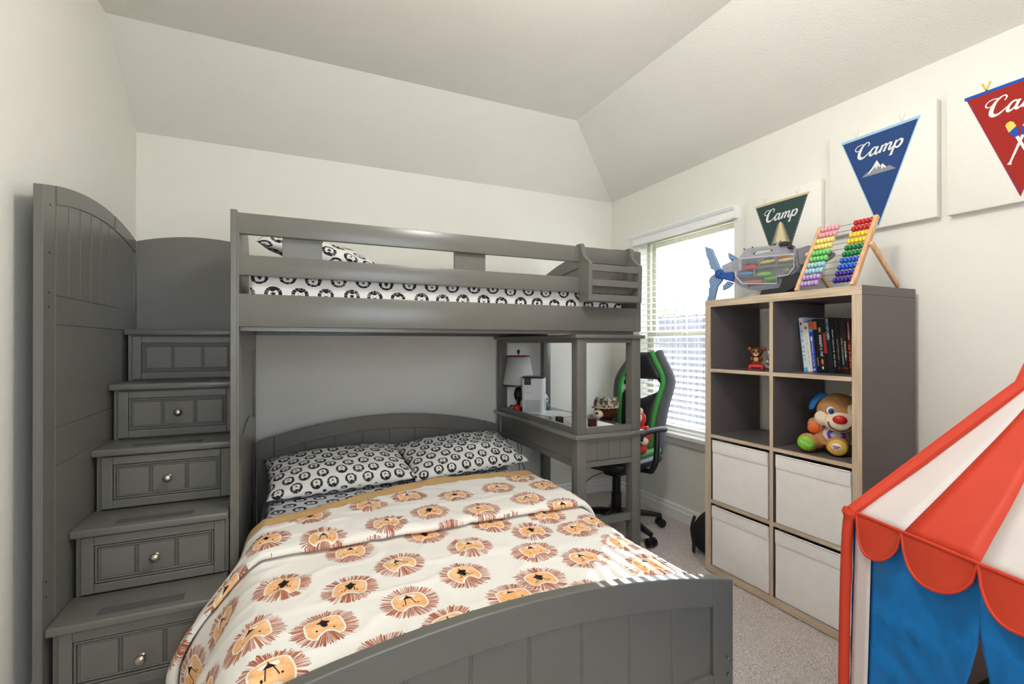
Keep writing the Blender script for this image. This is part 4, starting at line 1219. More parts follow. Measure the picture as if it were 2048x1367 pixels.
b = MB(); b.ell((0, -.019, .082), (.016, .01, .010), seg=14); b.ell((0, -.013, .055), (.012, .006, .014), seg=14); b.build('muzzle', M['figtan'], t, local=True)
b = MB(); b.ell((-.011, -.0225, .096), (.0055, .003, .0055), seg=10); b.ell((.011, -.0225, .096), (.0055, .003, .0055), seg=10); b.ell((0, -.029, .086), (.005, .003, .0035), seg=10); b.build('eyes', M['black'], t, local=True)
b = MB(); b.box(-.009, -.0285, .0735, .009, -.0235, .0775, .0005); b.build('teeth', M['white'], t, local=True)
t = thing('silver_figurine', 'small silver and red figurine beside the bear figurine on the top shelf', 'figurine', (2.205, 1.65, FZ), face_rot(-.85, -.5))
b = MB()
for c_, r_ in (((-.008, 0, .012), (.008, .009, .012)), ((.01, 0, .012), (.008, .009, .012)), ((0, 0, .036), (.016, .012, .018)), ((-.018, -.002, .04), (.006, .007, .012)), ((.018, -.002, .04), (.006, .007, .012)), ((0, 0, .066), (.018, .016, .017)), ((-.012, .002, .087), (.005, .004, .010)), ((.012, .002, .087), (.005, .004, .010))): b.ell(c_, r_, seg=14)
b.build('body', M['silver'], t, local=True)
b = MB(); b.ell((0, -.014, .062), (.010, .005, .006), seg=12); b.ell((0, -.011, .035), (.007, .004, .008), seg=12); b.build('face_marking', M['red'], t, local=True)

# books
def bookmat(n, c, r=.4): 
    if n not in M: M[n] = plain(n, c, r, var=.05, vscale=60)
    return M[n]
BK = [ # cover, thickness, height, marks
 ('white_blue_cover', S(214, 226, 236), .019, .262, 'tall white book with pale blue edges, first of the leaning row', 'white'),
 ('ivory_cover', S(228, 226, 218), .020, .235, 'ivory book with a small round emblem, second of the leaning row', 'ivory'),
 ('royal_blue_cover', S(24, 66, 176), .017, .247, 'royal blue storybook collection with a colourful spine top', 'blue'),
 ('black_cover', S(16, 15, 17), .020, .252, 'black book with dim spine next to the royal blue storybook', 'plain'),
 ('black_cover', S(16, 15, 17), .020, .250, 'black book with large white spine lettering and small figures', 'whitetext'),
 ('black_red_cover', S(26, 14, 16), .016, .249, 'black book with a red band on its spine', 'redband'),
 ('dark_teal_cover', S(18, 32, 40), .019, .255, 'dark teal book with pale marbled spine top', 'marble'),
 ('black_cover', S(16, 15, 17), .017, .250, 'black book with one long thin white spine title', 'thin'),
 ('black_green_cover', S(14, 22, 16), .017, .248, 'black book with yellowish spine title half way down', 'yellow'),
 ('navy_black_cover', S(20, 22, 32), .016, .248, 'navy black book with pale blue mark low on the spine', 'navy'),
 ('dark_brown_cover', S(40, 20, 18), .016, .247, 'dark brown book with grey title and red dot at the foot', 'brown'),
 ('maroon_cover', S(92, 20, 20), .016, .248, 'maroon book with white and orange spine title nearest the shelf end', 'maroon'),
]
M['inkwhite'] = plain('white_ink', S(225, 225, 222), .5); M['inkgold'] = plain('tan_ink', S(176, 152, 110), .5)
M['inkred'] = plain('red_ink', S(180, 30, 40), .5); M['inkorange'] = plain('orange_ink', S(220, 110, 50), .5); M['inkblue'] = plain('sky_ink', S(110, 176, 214), .5)
M['pages'] = plain('book_pages', S(214, 206, 186), .8, var=.08, vscale=400)
yb_ = 1.512; rbk = random.Random(11)
def glyphs(b, z0, z1, yc, h, dens=1.0, seed=0):
    """unreadable spine lettering: short strokes running down the spine"""
    r_ = random.Random(seed); z = z1
    while z > z0:
        w = r_.uniform(.0022, .0045)
        if r_.random() < .86:
            b.box(-.0009, yc-h, z-w*.35, -.0003, yc+h, z, 0)
            b.box(-.0009, yc+(h*.4 if r_.random() < .5 else -h), z-w, -.0003, yc+(h if r_.random() < .5 else -h*.2), z-w*.35, 0)
        z -= w*1.35
for i, (mn, c, th, h, label, kind) in enumerate(BK):
    lean = R(6.4-.25*i); yb_ -= th/math.cos(lean)+.0006
    xo = 2.252+rbk.uniform(-.004, .006)+(.0 if i < 3 else .006)
    t = thing('book', label, 'book', (xo, yb_, FZ+th*math.sin(lean)), rot=(-lean, 0, 0), group='books in the leaning row')
    dp = .17
    cm = bookmat(mn, c)
    b = MB(); b.box(0, 0, 0, .0025, th, h, .0008); b.box(.0025, 0, 0, dp, .002, h, .0005); b.box(.0025, th-.002, 0, dp, th, h, .0005); b.build('cover', cm, t, local=True, smooth=False)
    b = MB(); b.box(.003, .0021, .003, dp-.004, th-.0021, h-.003, 0); b.build('page_block', M['pages'], t, local=True, smooth=False)
    yc = th/2
    def part(fn, mat, nm='spine_print'):
        b = MB(); fn(b); b.build(nm, mat, t, local=True, smooth=False)
    rect = lambda y0, z0, y1, z1: (lambda b: b.box(-.0006, y0, z0, 0, y1, z1, 0))
    Mt = lambda yy, zz: Matrix(((0, 0, -1, -.0006), (0, -1, 0, yy), (-1, 0, 0, zz), (0, 0, 0, 1))) if False else Matrix(((0, 0, -1, -.0008), (0, 1, 0, yy), (1, 0, 0, zz), (0, 0, 0, 1)))
    # text runs down the spine: letter x axis = -Z, letter y axis = -Y (towards the tent), seen from -X
    MT = lambda yy, zz: Matrix(((0, 0, -1, -.0006), (0, -1, 0, yy), (-1, 0, 0, zz), (0, 0, 0, 1)))
    if kind == 'white':
        part(rect(.0, .0, th, .02), M['inkblue']); part(rect(th*.86, .02, th, h), M['inkblue'])
        part(lambda b: glyphs(b, .05, .205, yc, .0055, seed=3), M['inkgold'], 'title')
        part(lambda b: b.ell((-.0005, yc, h-.03), (.0008, .005, .008), seg=10), M['inkred'])
    elif kind == 'ivory':
        part(lambda b: b.ell((-.0002, yc, h-.024), (.0006, .006, .008), seg=14), M['subdark'], 'emblem')
        part(lambda b: glyphs(b, .03, .17, yc, .0025, seed=5), M['inkgold'], 'title')
    elif kind == 'blue':
        part(rect(0.0005, h-.040, th-.0005, h-.006), M['inkorange']); part(lambda b: b.ell((-.0006, yc, h-.022), (.0008, .004, .008), seg=10), M['inkred'])
        part(rect(0.0005, h-.056, th-.0005, h-.041), M['inkblue']); part(rect(yc-.004, h-.100, yc+.004, h-.078), M['inkwhite']); part(rect(yc-.005, .008, yc+.005, .016), M['inkwhite'])
        text_mesh(t, 'STORYBOOK COLLECTION', M['inkwhite'], MT(yc, .084), .0096, 'title')
    elif kind == 'plain': part(lambda b: glyphs(b, .03, .07, yc, .003, seed=9), M['inkgold'], 'title'); part(rect(.0005, h-.05, th-.0005, h-.012), M['inkorange'])
    elif kind == 'whitetext':
        part(lambda b: glyphs(b, .075, .175, yc, .0052, seed=21), M['inkwhite'], 'title')
        part(lambda b: b.ell((-.0004, yc, h-.05), (.0008, .006, .013), seg=10), M['inkgold']); part(lambda b: b.ell((-.0004, yc, .05), (.0008, .006, .014), seg=10), M['inkorange']); part(lambda b: b.ell((-.0004, yc, .022), (.0008, .004, .008), seg=10), M['inkwhite'])
    elif kind == 'redband': part(rect(.002, .09, th-.002, .185), M['inkred'])
    elif kind == 'marble':
        part(lambda b: glyphs(b, h-.1, h-.004, yc, .0065, seed=31), M['inkblue']); part(lambda b: glyphs(b, h-.1, h-.004, yc-.002, .003, seed=37), M['inkwhite'], 'title')
    elif kind == 'thin': part(lambda b: glyphs(b, .03, h-.05, yc, .0022, seed=41), M['inkwhite'], 'title')
    elif kind == 'yellow': part(lambda b: glyphs(b, .05, .155, yc, .0026, seed=43), M['inkgold'], 'title'); part(rect(yc-.003, .022, yc+.003, .028), M['inkred'])
    elif kind == 'navy':
        part(lambda b: glyphs(b, .09, .16, yc, .003, seed=47), M['inkgold'], 'title'); part(rect(yc-.002, .04, yc+.002, .085), M['inkblue']); part(rect(yc-.004, .022, yc+.004, .029), M['inkred'])
    elif kind == 'brown':
        part(lambda b: glyphs(b, .06, .15, yc, .003, seed=53), M['inkwhite'], 'title'); part(rect(yc-.004, .022, yc+.004, .029), M['inkred'])
    elif kind == 'maroon':
        part(lambda b: glyphs(b, .15, .23, yc, .002, seed=59), M['inkwhite'], 'title'); part(lambda b: glyphs(b, .02, .13, yc, .004, seed=61), M['inkorange'], 'title')

# plush puppy in the cell under the books
PZ = SHZ[2]+.018+.0003
pp = thing('plush_puppy', 'tan plush puppy with blue ear, red nose and coloured paws sitting in a shelf cell', 'plush toy', (2.225, 1.352, PZ), face_rot(-.9, -.5))
b = MB(); b.ell((.012, .01, .190), (.084, .072, .076), seg=28, e=.95); b.ell((0, .02, .07), (.058, .05, .07)); b.ell((-.07, -.01, .115), (.034, .034, .04), rot=(0, R(-30), 0)); b.ell((.085, .0, .10), (.032, .034, .045))
b.ell((-.098, -.065, .046), (.042, .036, .042)); b.ell((.012, -.075, .042), (.044, .036, .042)); b.ell((-.06, -.02, .05), (.035, .05, .035)); b.ell((.02, -.03, .045), (.035, .05, .035))
b.build('body', M['plushtan'], pp, local=True, remesh=.007)
b = MB(); b.ell((.02, -.052, .145), (.062, .036, .045), seg=24); b.ell((-.042, -.03, .155), (.035, .032, .035)); b.ell((.078, -.03, .155), (.03, .032, .035)); b.build('muzzle', M['cream'], pp, local=True)
b = MB(); b.ell((.022, -.088, .160), (.027, .012, .019)); lab(b.build('nose', M['red'], pp, local=True), 'shiny red nose')
b = MB(); b.tube(cat_rom([(-.022, -.079, .148), (-.012, -.085, .125), (.018, -.088, .111), (.05, -.083, .118), (.064, -.074, .136)], 6), .0028, 6); b.build('mouth', M['black'], pp, local=True)
for x, z in ((-.012, .194), (.072, .180)):
    b = MB(); b.ell((x, -.060+.012*(x > .03), z), (.016, .008, .018)); e_ = b.build('eye', M['white'], pp, local=True)
    b = MB(); b.ell((x+.002, -.066+.012*(x > .03), z-.002), (.0115, .005, .0135)); b.build('iris', M['eyeblue'], e_, local=True)
    b = MB(); b.ell((x+.004, -.0695+.012*(x > .03), z-.004), (.0065, .003, .008)); b.build('pupil', M['black'], e_, local=True)
b = MB(); b.ell((.066, -.046, .196), (.026, .012, .03)); lab(b.build('eye_patch', M['cream'], pp, local=True), 'cream patch around one eye')
b = MB(); b.tube(cat_rom([(-.03, .015, .258), (-.055, .0, .252), (-.078, -.008, .225), (-.088, -.012, .196), (-.088, -.012, .188)], 5), [.01, .014, .018, .021, .022, .022, .022, .022, .022, .022, .022, .022, .022, .021, .02, .019, .018, .016, .013, .009, .004], 10, flat=.5); lab(b.build('ear', M['blueplush'], pp, local=True), 'floppy blue ear')
b = MB(); b.tube(cat_rom([(.06, .015, .252), (.09, .0, .24), (.105, -.008, .21), (.108, -.012, .18)], 5), [.012]+[.02]*13+[.012, .005], 10, flat=.5); lab(b.build('ear', M['plushbrown'], pp, local=True), 'floppy brown ear')
M['shirt'] = plain('patterned_shirt', S(206, 204, 222), .8, var=.12, vscale=50)
b = MB(); b.ell((0, .004, .075), (.061, .05, .055)); b.build('shirt', M['shirt'], pp, local=True)
b = MB(); b.tube([(.006+.027*math.cos(a*PI/12)*(1.1 if a < 12 else 1), -.046, .085+.021*math.sin(a*PI/12)) for a in range(24)], .006, 8, closed=True); lab(b.build('heart', M['purple'], pp, local=True), 'purple heart outline on the shirt')
b = MB(); b.ell((-.078, -.042, .108), (.024, .010, .024)); lab(b.build('paw_pad', M['orangepad'], pp, local=True), 'orange hand pad')
b = MB(); b.ell((-.104, -.094, .046), (.034, .011, .03), rot=(0, R(25), 0)); g1 = b.build('paw_pad', M['greenpad'], pp, local=True); lab(g1, 'lime green foot pad')
text_mesh(g1, 'FOOT', M['inkwhite'], Matrix.Translation((-.104, -.1065, .044)) @ Matrix.Rotation(R(25), 4, 'Y') @ Matrix.Rotation(R(90), 4, 'X'), .016, 'lettering')
b = MB(); b.ell((.014, -.104, .042), (.037, .011, .034)); y1 = b.build('paw_pad', M['yellowpad'], pp, local=True); lab(y1, 'yellow foot pad')
b = MB(); b.ell((.010, -.1135, .046), (.019, .003, .016)); l_ = b.build('label_patch', M['white'], y1, local=True)
b = MB()
for i in range(7): b.box(-.002+i*.0036, -.1172, .049, .0005+i*.0036, -.1163, .053, 0)
for i in range(5): b.box(.001+i*.0036, -.1172, .0405, .0035+i*.0036, -.1163, .0435, 0)
b.bm.free()
b = MB()
for i in range(7): b.box(-.0035+i*.004, -.1180, .0475-.0006*i, -.0005+i*.004, -.1160, .052-.0006*i, 0)
for q in range(2): b.box(.0, -.1180, .0375+q*.0045, .019, -.1160, .0395+q*.0045, 0)
b.build('brand_mark', M['inkred'], y1, local=True, smooth=False)
b = MB(); b.box(.054, .0, .258, .075, .006, .268, .001); b.build('fabric_tag', M['paper'], pp, local=True, smooth=False)

# ------------------------------------------------------------------ shark shaped carry case on the shelf top
TOPZ = 1.4705
sh = thing('shark_carry_case', 'grey shark shaped toy carrying case with blue tail fins lying along the shelf top', 'toy case', (2.165, 1.79, TOPZ), rot=(R(90), 0, R(-70)))
# local: x along the case (towards the tent), y up, z towards the room
BODY = [(-0.099, 0.184), (-0.056, 0.200), (-0.014, 0.211), (0.013, 0.244), (0.016, 0.259), (0.088, 0.259), (0.167, 0.256), (0.172, 0.273), (0.215, 0.261), (0.236, 0.241), (0.253, 0.235), (0.266, 0.211), (0.277, 0.175), (0.272, 0.136), (0.252, 0.103), (0.210, 0.077), (0.189, 0.031), (0.102, 0.036), (0.033, 0.047), (-0.020, 0.077), (-0.044, 0.101), (-0.075, 0.126), (-0.098, 0.149)]
HOLE = [(0.048, 0.228), (0.051, 0.239), (0.065, 0.248), (0.135, 0.246), (0.153, 0.242), (0.153, 0.231), (0.061, 0.220)]
WIN = [(0.007, 0.205), (0.256, 0.196), (0.259, 0.134), (0.231, 0.097), (0.181, 0.095), (0.181, 0.060), (0.019, 0.073), (-0.014, 0.112), (-0.014, 0.143), (0.007, 0.146)]
def holed(b, outer, holes, z0, z1):
    q = bmesh.new(); edges = []
    loops = []
    for lp_ in [outer]+holes:
        vs = [q.verts.new((x, y, 0)) for x, y in lp_]; loops.append(vs)
        for i in range(len(vs)): edges.append(q.edges.new((vs[i], vs[(i+1) % len(vs)])))
    bmesh.ops.triangle_fill(q, use_beauty=True, edges=edges)
    # drop triangles that fell inside a hole
    def inside(p, poly):
        c = False; n = len(poly)
        for i in range(n):
            a, d = poly[i], poly[i-1]
            if (a[1] > p[1]) != (d[1] > p[1]) and p[0] < (d[0]-a[0])*(p[1]-a[1])/(d[1]-a[1])+a[0]: c = not c
        return c
    dead = [f for f in q.faces if any(inside(f.calc_center_median(), h) for h in holes) or not inside(f.calc_center_median(), outer)]
    bmesh.ops.delete(q, geom=dead, context='FACES_ONLY')
    r = bmesh.ops.extrude_face_region(q, geom=list(q.faces))
    for v in [g for g in r['geom'] if isinstance(g, bmesh.types.BMVert)]: v.co.z = z1
    for v in q.verts:
        if v.co.z != z1: v.co.z = z0
    bmesh.ops.recalc_face_normals(q, faces=q.faces)
    b._merge(q)
b = MB(); holed(b, BODY, [HOLE, WIN], .012, .046); holed(b, BODY, [HOLE], -.046, .0119); b.build('case_shell', M['subgrey'], sh, local=True, smooth=False)
b = MB(); b.prism(WIN, 'Z', .0119, .0135)
lines = [((0.007, 0.146), (0.259, 0.147)), ((0.092, 0.202), (0.092, 0.141)), ((0.175, 0.200), (0.175, 0.141)), ((-0.014, 0.112), (0.235, 0.100)), ((0.071, 0.144), (0.071, 0.113)), ((0.012, 0.176), (0.093, 0.171)), ((0.127, 0.116), (0.122, 0.073))]
b.build('tray', M['subdark'], sh, local=True, smooth=False)
b = MB()
for (xa_, ya_), (xc_, yc_) in lines: b.tube([(xa_, ya_, .028), (xc_, yc_, .028)], .003, 4, flat=3.5, up=(0, 0, 1))
b.tube([(x, y, .045) for x, y in WIN], .003, 6, closed=True)
b.build('tray_divider', M['subgrey'], sh, local=True)
b = MB(); b.prism(WIN, 'Z', .0435, .045); b.build('clear_door', M['clear'], sh, local=True, smooth=False)
for poly in ([(-0.195, 0.303), (-0.155, 0.285), (-0.112, 0.178), (-0.092, 0.160), (-0.106, 0.134), (-0.140, 0.150), (-0.143, 0.166), (-0.164, 0.175), (-0.162, 0.186), (-0.172, 0.206), (-0.171, 0.218), (-0.183, 0.241)],
             [(-0.106, 0.132), (-0.098, 0.105), (-0.124, 0.075), (-0.141, 0.000), (-0.166, 0.000), (-0.183, 0.000), (-0.179, 0.016), (-0.173, 0.030), (-0.173, 0.065), (-0.165, 0.078), (-0.172, 0.111), (-0.161, 0.132), (-0.137, 0.145)]):
    b = MB(); b.prism(poly, 'Z', -.012, .012, .004, segs=2); b.build('tail_fin', M['finblue'], sh, local=True, smooth=False)
b = MB(); b.lathe([(.0, -.02), (.024, -.02), (.025, .018), (.019, .023), (.012, .023), (.011, .028), (0, .029)], (-.110, .141, 0), 24); b.build('tail_hub', M['deepblue'], sh, local=True)
b = MB(); b.prism([(-0.102, 0.133), (-0.075, 0.143), (-0.035, 0.143), (-0.030, 0.111), (-0.037, 0.089), (-0.098, 0.112)], 'Z', -.03, .03, .004); b.build('tail_joint', M['deepblue'], sh, local=True, smooth=False)
for poly in ([(-0.071, 0.251), (-0.059, 0.250), (-0.023, 0.218), (-0.026, 0.199), (-0.049, 0.200), (-0.065, 0.219)], [(-0.099, 0.055), (-0.096, 0.077), (-0.071, 0.099), (-0.039, 0.087), (-0.059, 0.065), (-0.092, 0.050)]):
    b = MB(); b.prism(poly, 'Z', -.008, .008, .003); b.build('side_fin', M['finblue'], sh, local=True, smooth=False)
b = MB(); b.prism([(-0.026, 0.076), (-0.024, 0.000), (0.004, 0.000), (0.053, 0.030), (0.036, 0.050)], 'Z', -.03, -.018, .003)
b.prism([(-0.026, 0.076), (-0.024, 0.000), (0.004, 0.000), (0.053, 0.030), (0.036, 0.050)], 'Z', .018, .03, .003); b.build('clear_fin', M['clear'], sh, local=True, smooth=False)
b = MB(); b.prism([(0.102, 0.000), (0.198, 0.001), (0.249, 0.025), (0.297, 0.066), (0.279, 0.106), (0.211, 0.086), (0.192, 0.037), (0.110, 0.033)], 'Z', -.04, .05, .004); lab(b.build('lower_jaw', M['black'], sh, local=True, smooth=False), 'black lower jaw')
b = MB(); b.prism([(0.262, 0.222), (0.314, 0.232), (0.413, 0.190), (0.403, 0.172), (0.345, 0.135), (0.271, 0.141)], 'Z', -.05, .03, .006); b.build('snout', M['subdark'], sh, local=True, smooth=False)
for x, y in ((-0.031, 0.204), (0.028, 0.251), (0.069, 0.254), (0.198, 0.265), (0.077, 0.222), (0.241, 0.250), (0.260, 0.155), (0.202, 0.084), (0.053, 0.057)):
    b = MB(); b.ell((x, y, .046), (.004, .004, .0015), seg=8); b.build('screw', M['hole'], sh, local=True)
b = MB(); b.box(.185, .247, -.03, .228, .263, .03, .003); b.box(.228, .226, -.02, .248, .245, .048, .004); lab(b.build('latch', M['black'], sh, local=True, smooth=False), 'black latch')
# the little sea creatures in the windows
def creature(name, label, x0, y0, x1, y1, h, mat, fin=True):
    t = thing(name, label, 'toy', sh.matrix_basis @ Vector(((x0+x1)/2, (y0+y1)/2-h, .028)), rot=sh.rotation_euler[:], group='small toys in the shark case')
    L = math.hypot(x1-x0, y1-y0)/2; a = math.atan2(y1-y0, x1-x0)
    b = MB(); b.ell((0, h, 0), (L, h, .010), rot=(0, 0, a), seg=16, e=.9)
    if fin: b.prism([(-L*.15, h*1.6), (L*.05, h*2.4), (L*.18, h*1.7)], 'Z', -.003, .003); b.prism([(-L*.8, h), (-L*1.1, h*1.9), (-L*1.0, h), (-L*1.1, h*.3)], 'Z', -.003, .003)
    b.build('body', mat, t, local=True)
def ink(n, c): M[n] = plain(n, c, .4); return M[n]
creature('toy_shark', 'dark grey toy shark in the top row of the case window', 0.020, 0.177, 0.087, 0.180, .008, ink('toy_grey', S(80, 84, 92)))
creature('toy_eel', 'yellow toy in the top row of the case window', 0.098, 0.172, 0.171, 0.178, .009, ink('toy_yellow', S(228, 206, 70)), False)
creature('toy_fish', 'blue toy in the top row behind the yellow one', 0.118, 0.193, 0.158, 0.194, .006, ink('toy_blue', S(60, 130, 190)), False)
creature('toy_eel', 'pale yellow toy in the top row nearest the abacus', 0.181, 0.173, 0.253, 0.177, .009, ink('toy_pale_yellow', S(240, 214, 120)), False)
creature('toy_fish', 'orange toy in the top row above the pale yellow one', 0.183, 0.194, 0.236, 0.190, .006, ink('toy_orange', S(230, 112, 60)), False)
creature('toy_crab', 'red toy in the second row of the case window', 0.015, 0.157, 0.088, 0.155, .014, ink('toy_red', S(214, 50, 62)), False)
creature('toy_shark', 'blue grey toy shark in the second row of the case window', 0.102, 0.148, 0.167, 0.150, .008, ink('toy_bluegrey', S(108, 130, 160)))
creature('toy_ray', 'sky blue toy in the third row of the case window', -0.008, 0.126, 0.064, 0.124, .012, ink('toy_sky', S(60, 140, 200)), False)
creature('toy_turtle', 'light green toy in the third row of the case window', 0.082, 0.114, 0.152, 0.116, .011, ink('toy_green', S(130, 200, 70)), False)
creature('toy_eel', 'orange red toy in the bottom row of the case window', 0.020, 0.079, 0.115, 0.080, .008, ink('toy_coral', S(236, 110, 84)), False)
creature('toy_turtle', 'green toy in the bottom row of the case window', 0.118, 0.087, 0.178, 0.092, .011, ink('toy_lime', S(110, 196, 52)), False)
b = MB(); b.box(.208, .114, .03, .232, .133, .04, .003); lab(b.build('warning_label', ink('toy_neon', S(150, 200, 60)), sh, local=True), 'small square green label')
b = MB(); b.box(.2115, .1175, .0401, .2285, .1295, .0406, 0); b.build('label_symbol', M['subdark'], sh, local=True, smooth=False)

# ------------------------------------------------------------------ abacus
AY0, AY1 = 1.207, 1.447
tilt = R(29.5)
ab = thing('abacus', 'beech wood abacus with ten rows of rainbow beads tilted on the shelf top', 'abacus', (2.105, (AY0+AY1)/2, TOPZ))
AM = Matrix.Translation((2.105, 0, TOPZ+.002)) @ Matrix.Rotation(tilt, 4, 'Y')
for y in (AY0, AY1):
    b = MB(); b.box(-.011, y-.0085, 0, .011, y+.0085, .354, .004, AM, segs=2); b.build('frame_post', M['beech'], ab)
for y in (AY0-.018, AY1+.018):
    b = MB(); p0 = AM @ Vector((.004, y, .205)); p1 = Vector((2.40, y, TOPZ+.0115))
    d = (p1-p0); ang = math.atan2(d.x, d.z)
    Mx = Matrix.Translation(p0) @ Matrix.Rotation(ang, 4, 'Y')
    b.box(-.011, -.0075, -.012, .011, .0075, d.length, .005, Mx, segs=2)
    b.tube([p0+Vector((0, -.026 if y > 1.3 else .026, 0)), p0], .007, 12)
    b.build('prop_leg', M['beech'], ab)
BC = [((236, 160, 168), (196, 40, 34)), ((236, 160, 168), (196, 40, 34)), ((240, 218, 118), (232, 200, 52)), ((240, 218, 118), (232, 200, 52)), ((112, 204, 108), (28, 120, 58)), ((112, 204, 108), (28, 120, 58)),
      ((156, 200, 210), (32, 88, 190)), ((156, 200, 210), (32, 88, 190)), ((180, 150, 204), (62, 40, 132)), ((180, 150, 204), (62, 40, 132))]
def bead_mesh():
    b = MB(); b.lathe([(.002, -.0078), (.007, -.0075), (.0108, -.0055), (.0128, -.002), (.0128, .002), (.0108, .0055), (.007, .0075), (.002, .0078)], seg=18, mat=Matrix.Rotation(R(90), 4, 'X'))
    me = bpy.data.meshes.new('bead'); b.bm.to_mesh(me); b.bm.free()
    me.polygons.foreach_set('use_smooth', [True]*len(me.polygons)); return me
bead0 = bead_mesh(); beadm = {}
for k, (cl_, cr_) in enumerate(BC):
    zz = .338-k*.0335
    b = MB(); b.tube([AM @ Vector((0, AY0+.009, zz)), AM @ Vector((0, AY1-.009, zz))], .0015, 6); wr = b.build('rod', M['wire'], ab)
    for side, c_ in ((0, cl_), (1, cr_)):
        if c_ not in beadm:
            me = bead0.copy(); me.materials.append(plain('bead_paint', S(*c_), .3, var=.02)); beadm[c_] = me
        for j in range(5):
            y = (AY1-.0165-j*.0158) if side == 0 else (AY0+.0165+j*.0158)
            o = bpy.data.objects.new('bead', beadm[c_]); COL.objects.link(o); o.parent = wr
            o.location = rootof(ab).matrix_basis.inverted() @ (AM @ Vector((0, y, zz)))
            o.rotation_euler = (0, tilt, 0)

# ------------------------------------------------------------------ canvases with camp pennants
CAMP = [
 [((.36, .66), (.26, .60), (.12, .64), (.06, .78), (.16, .93), (.40, .97), (.66, .90)), (.03, .05, .06, .06, .06, .05, .02)],
 [((.86, .72), (.92, .86), (.84, .98), (.68, .97), (.50, .80), (.40, .52), (.40, .22), (.54, .06), (.74, .07), (.92, .20), (1.04, .34)), (.05, .07, .06, .08, .14, .20, .20, .16, .11, .08, .04)],
 [((1.44, .44), (1.34, .52), (1.20, .46), (1.10, .28), (1.12, .10), (1.22, .05), (1.36, .16), (1.46, .36)), (.06, .09, .12, .15, .15, .11, .08, .05)],
 [((1.52, .52), (1.45, .30), (1.44, .12), (1.52, .05), (1.64, .16), (1.72, .28)), (.13, .14, .14, .11, .06, .04)],
 [((1.80, .50), (1.76, .28), (1.70, .04)), (.13, .14, .14)],
 [((1.74, .22), (1.86, .42), (1.98, .50), (2.05, .42), (2.00, .22), (1.95, .04)), (.04, .07, .10, .13, .14, .14)],
 [((2.00, .22), (2.12, .42), (2.24, .50), (2.32, .42), (2.27, .22), (2.26, .09), (2.34, .06), (2.46, .18), (2.52, .28)), (.04, .07, .10, .13, .14, .13, .10, .06, .04)],
 [((2.60, .52), (2.54, .20), (2.44, -.32)), (.12, .14, .14)],
 [((2.54, .20), (2.66, .42), (2.82, .50), (2.94, .42), (2.92, .22), (2.80, .07), (2.66, .08), (2.56, .20)), (.04, .07, .10, .14, .15, .13, .10, .07)],
 [((2.34, -.30), (2.44, -.33), (2.56, -.30)), (.05, .05, .05)],
]
def brush(b, pts, ws, sc, ox, oy, z, shear=.22):
    P = cat_rom([(p[0], p[1], 0) for p in pts], 7); n = len(P); L = []
    for i, p in enumerate(P):
        f = i/(n-1)*(len(ws)-1); k = min(int(f), len(ws)-2); w = ws[k]+(ws[k+1]-ws[k])*(f-k)
        t = (P[min(i+1, n-1)]-P[max(i-1, 0)]).normalized(); nn = Vector((-t.y, t.x, 0))*w*.5
        L.append((p+nn, p-nn))
    T = lambda v: (ox+sc*(v.x+shear*v.y), oy+sc*v.y, z)
    for (a, c), (d, e) in zip(L, L[1:]): b.poly([T(c), T(e), T(d), T(a)])
WROT = Matrix(((0, 0, -1), (-1, 0, 0), (0, 1, 0))).to_euler()
def canvas(yc, zc, w, h, label, felt, top, border, motif):
    t = thing('wall_canvas', label, 'wall art', (XR-.001, yc, zc), rot=WROT[:], group='camp pennant canvases on the wall')
    T = .034
    b = MB(); b.box(-w/2, -h/2, 0, w/2, h/2, T, .0035, segs=2); b.build('stretched_canvas', M['canvas'], t, local=True)
    hw_, ty, by = .157, .197, -.234
    if border:
        b = MB(); b.prism([(-hw_-.005, ty), (hw_+.005, ty), (0, by-.012)], 'Z', T, T+.0008); b.build('pennant_border', border, t, local=True, smooth=False)
    b = MB(); b.prism([(-hw_, ty), (hw_, ty), (0, by)], 'Z', T, T+.0018); pn = b.build('pennant', felt, t, local=True, smooth=False)
    b = MB()
    k = 26
    for i in range(k):
        for s_ in (-1, 1):
            f = i/k; x = s_*(hw_-.006)*(1-f); y = ty-.006+(by+.012-ty+.006)*f; f2 = f+.6/k
            x2 = s_*(hw_-.006)*(1-f2); y2 = ty-.006+(by+.012-ty+.006)*f2
            b.poly([(x-.0006, y, T+.0021), (x+.0006, y, T+.0021), (x2+.0006, y2, T+.0021), (x2-.0006, y2, T+.0021)])
    b.build('stitching', top if border is None else M['hole'], pn, local=True, smooth=False)
    b = MB(); b.prism([(-hw_-.004, ty-.007), (hw_+.006, ty-.007), (hw_+.006, ty+.005), (-hw_-.004, ty+.005)], 'Z', T, T+.003, .001); b.build('header_strip', top, t, local=True, smooth=False)
    b = MB()
    for ci, (pts, ws) in enumerate(CAMP): brush(b, pts, ws, .069, -.112, .092, T+.0022+.00025*ci)
    bmesh.ops.remove_doubles(b.bm, verts=b.bm.verts, dist=1e-5)
    b.build('lettering', M['inkwhite'], pn, local=True, smooth=False)
    motif(pn, T)
    tie = M['yellowpad'] if felt is M.get('feltred') else M['canvasside']
    b = MB()
    for x in (-.095, .095):
        for s_ in (-1, 1): b.box(-.003 if felt is M.get('feltred') else -.001, 0, 0, .003 if felt is M.get('feltred') else .001, .036, .0012, 0, Matrix.Translation((x, ty+.004, T)) @ Matrix.Rotation(s_*R(-20), 4, 'Z'))
    b.build('hanging_tie', tie, t, local=True, smooth=False)
def felt(n, c): M[n] = plain(n, c, .95, var=.06, vscale=300, bmp=.2, bscale=900); return M[n]
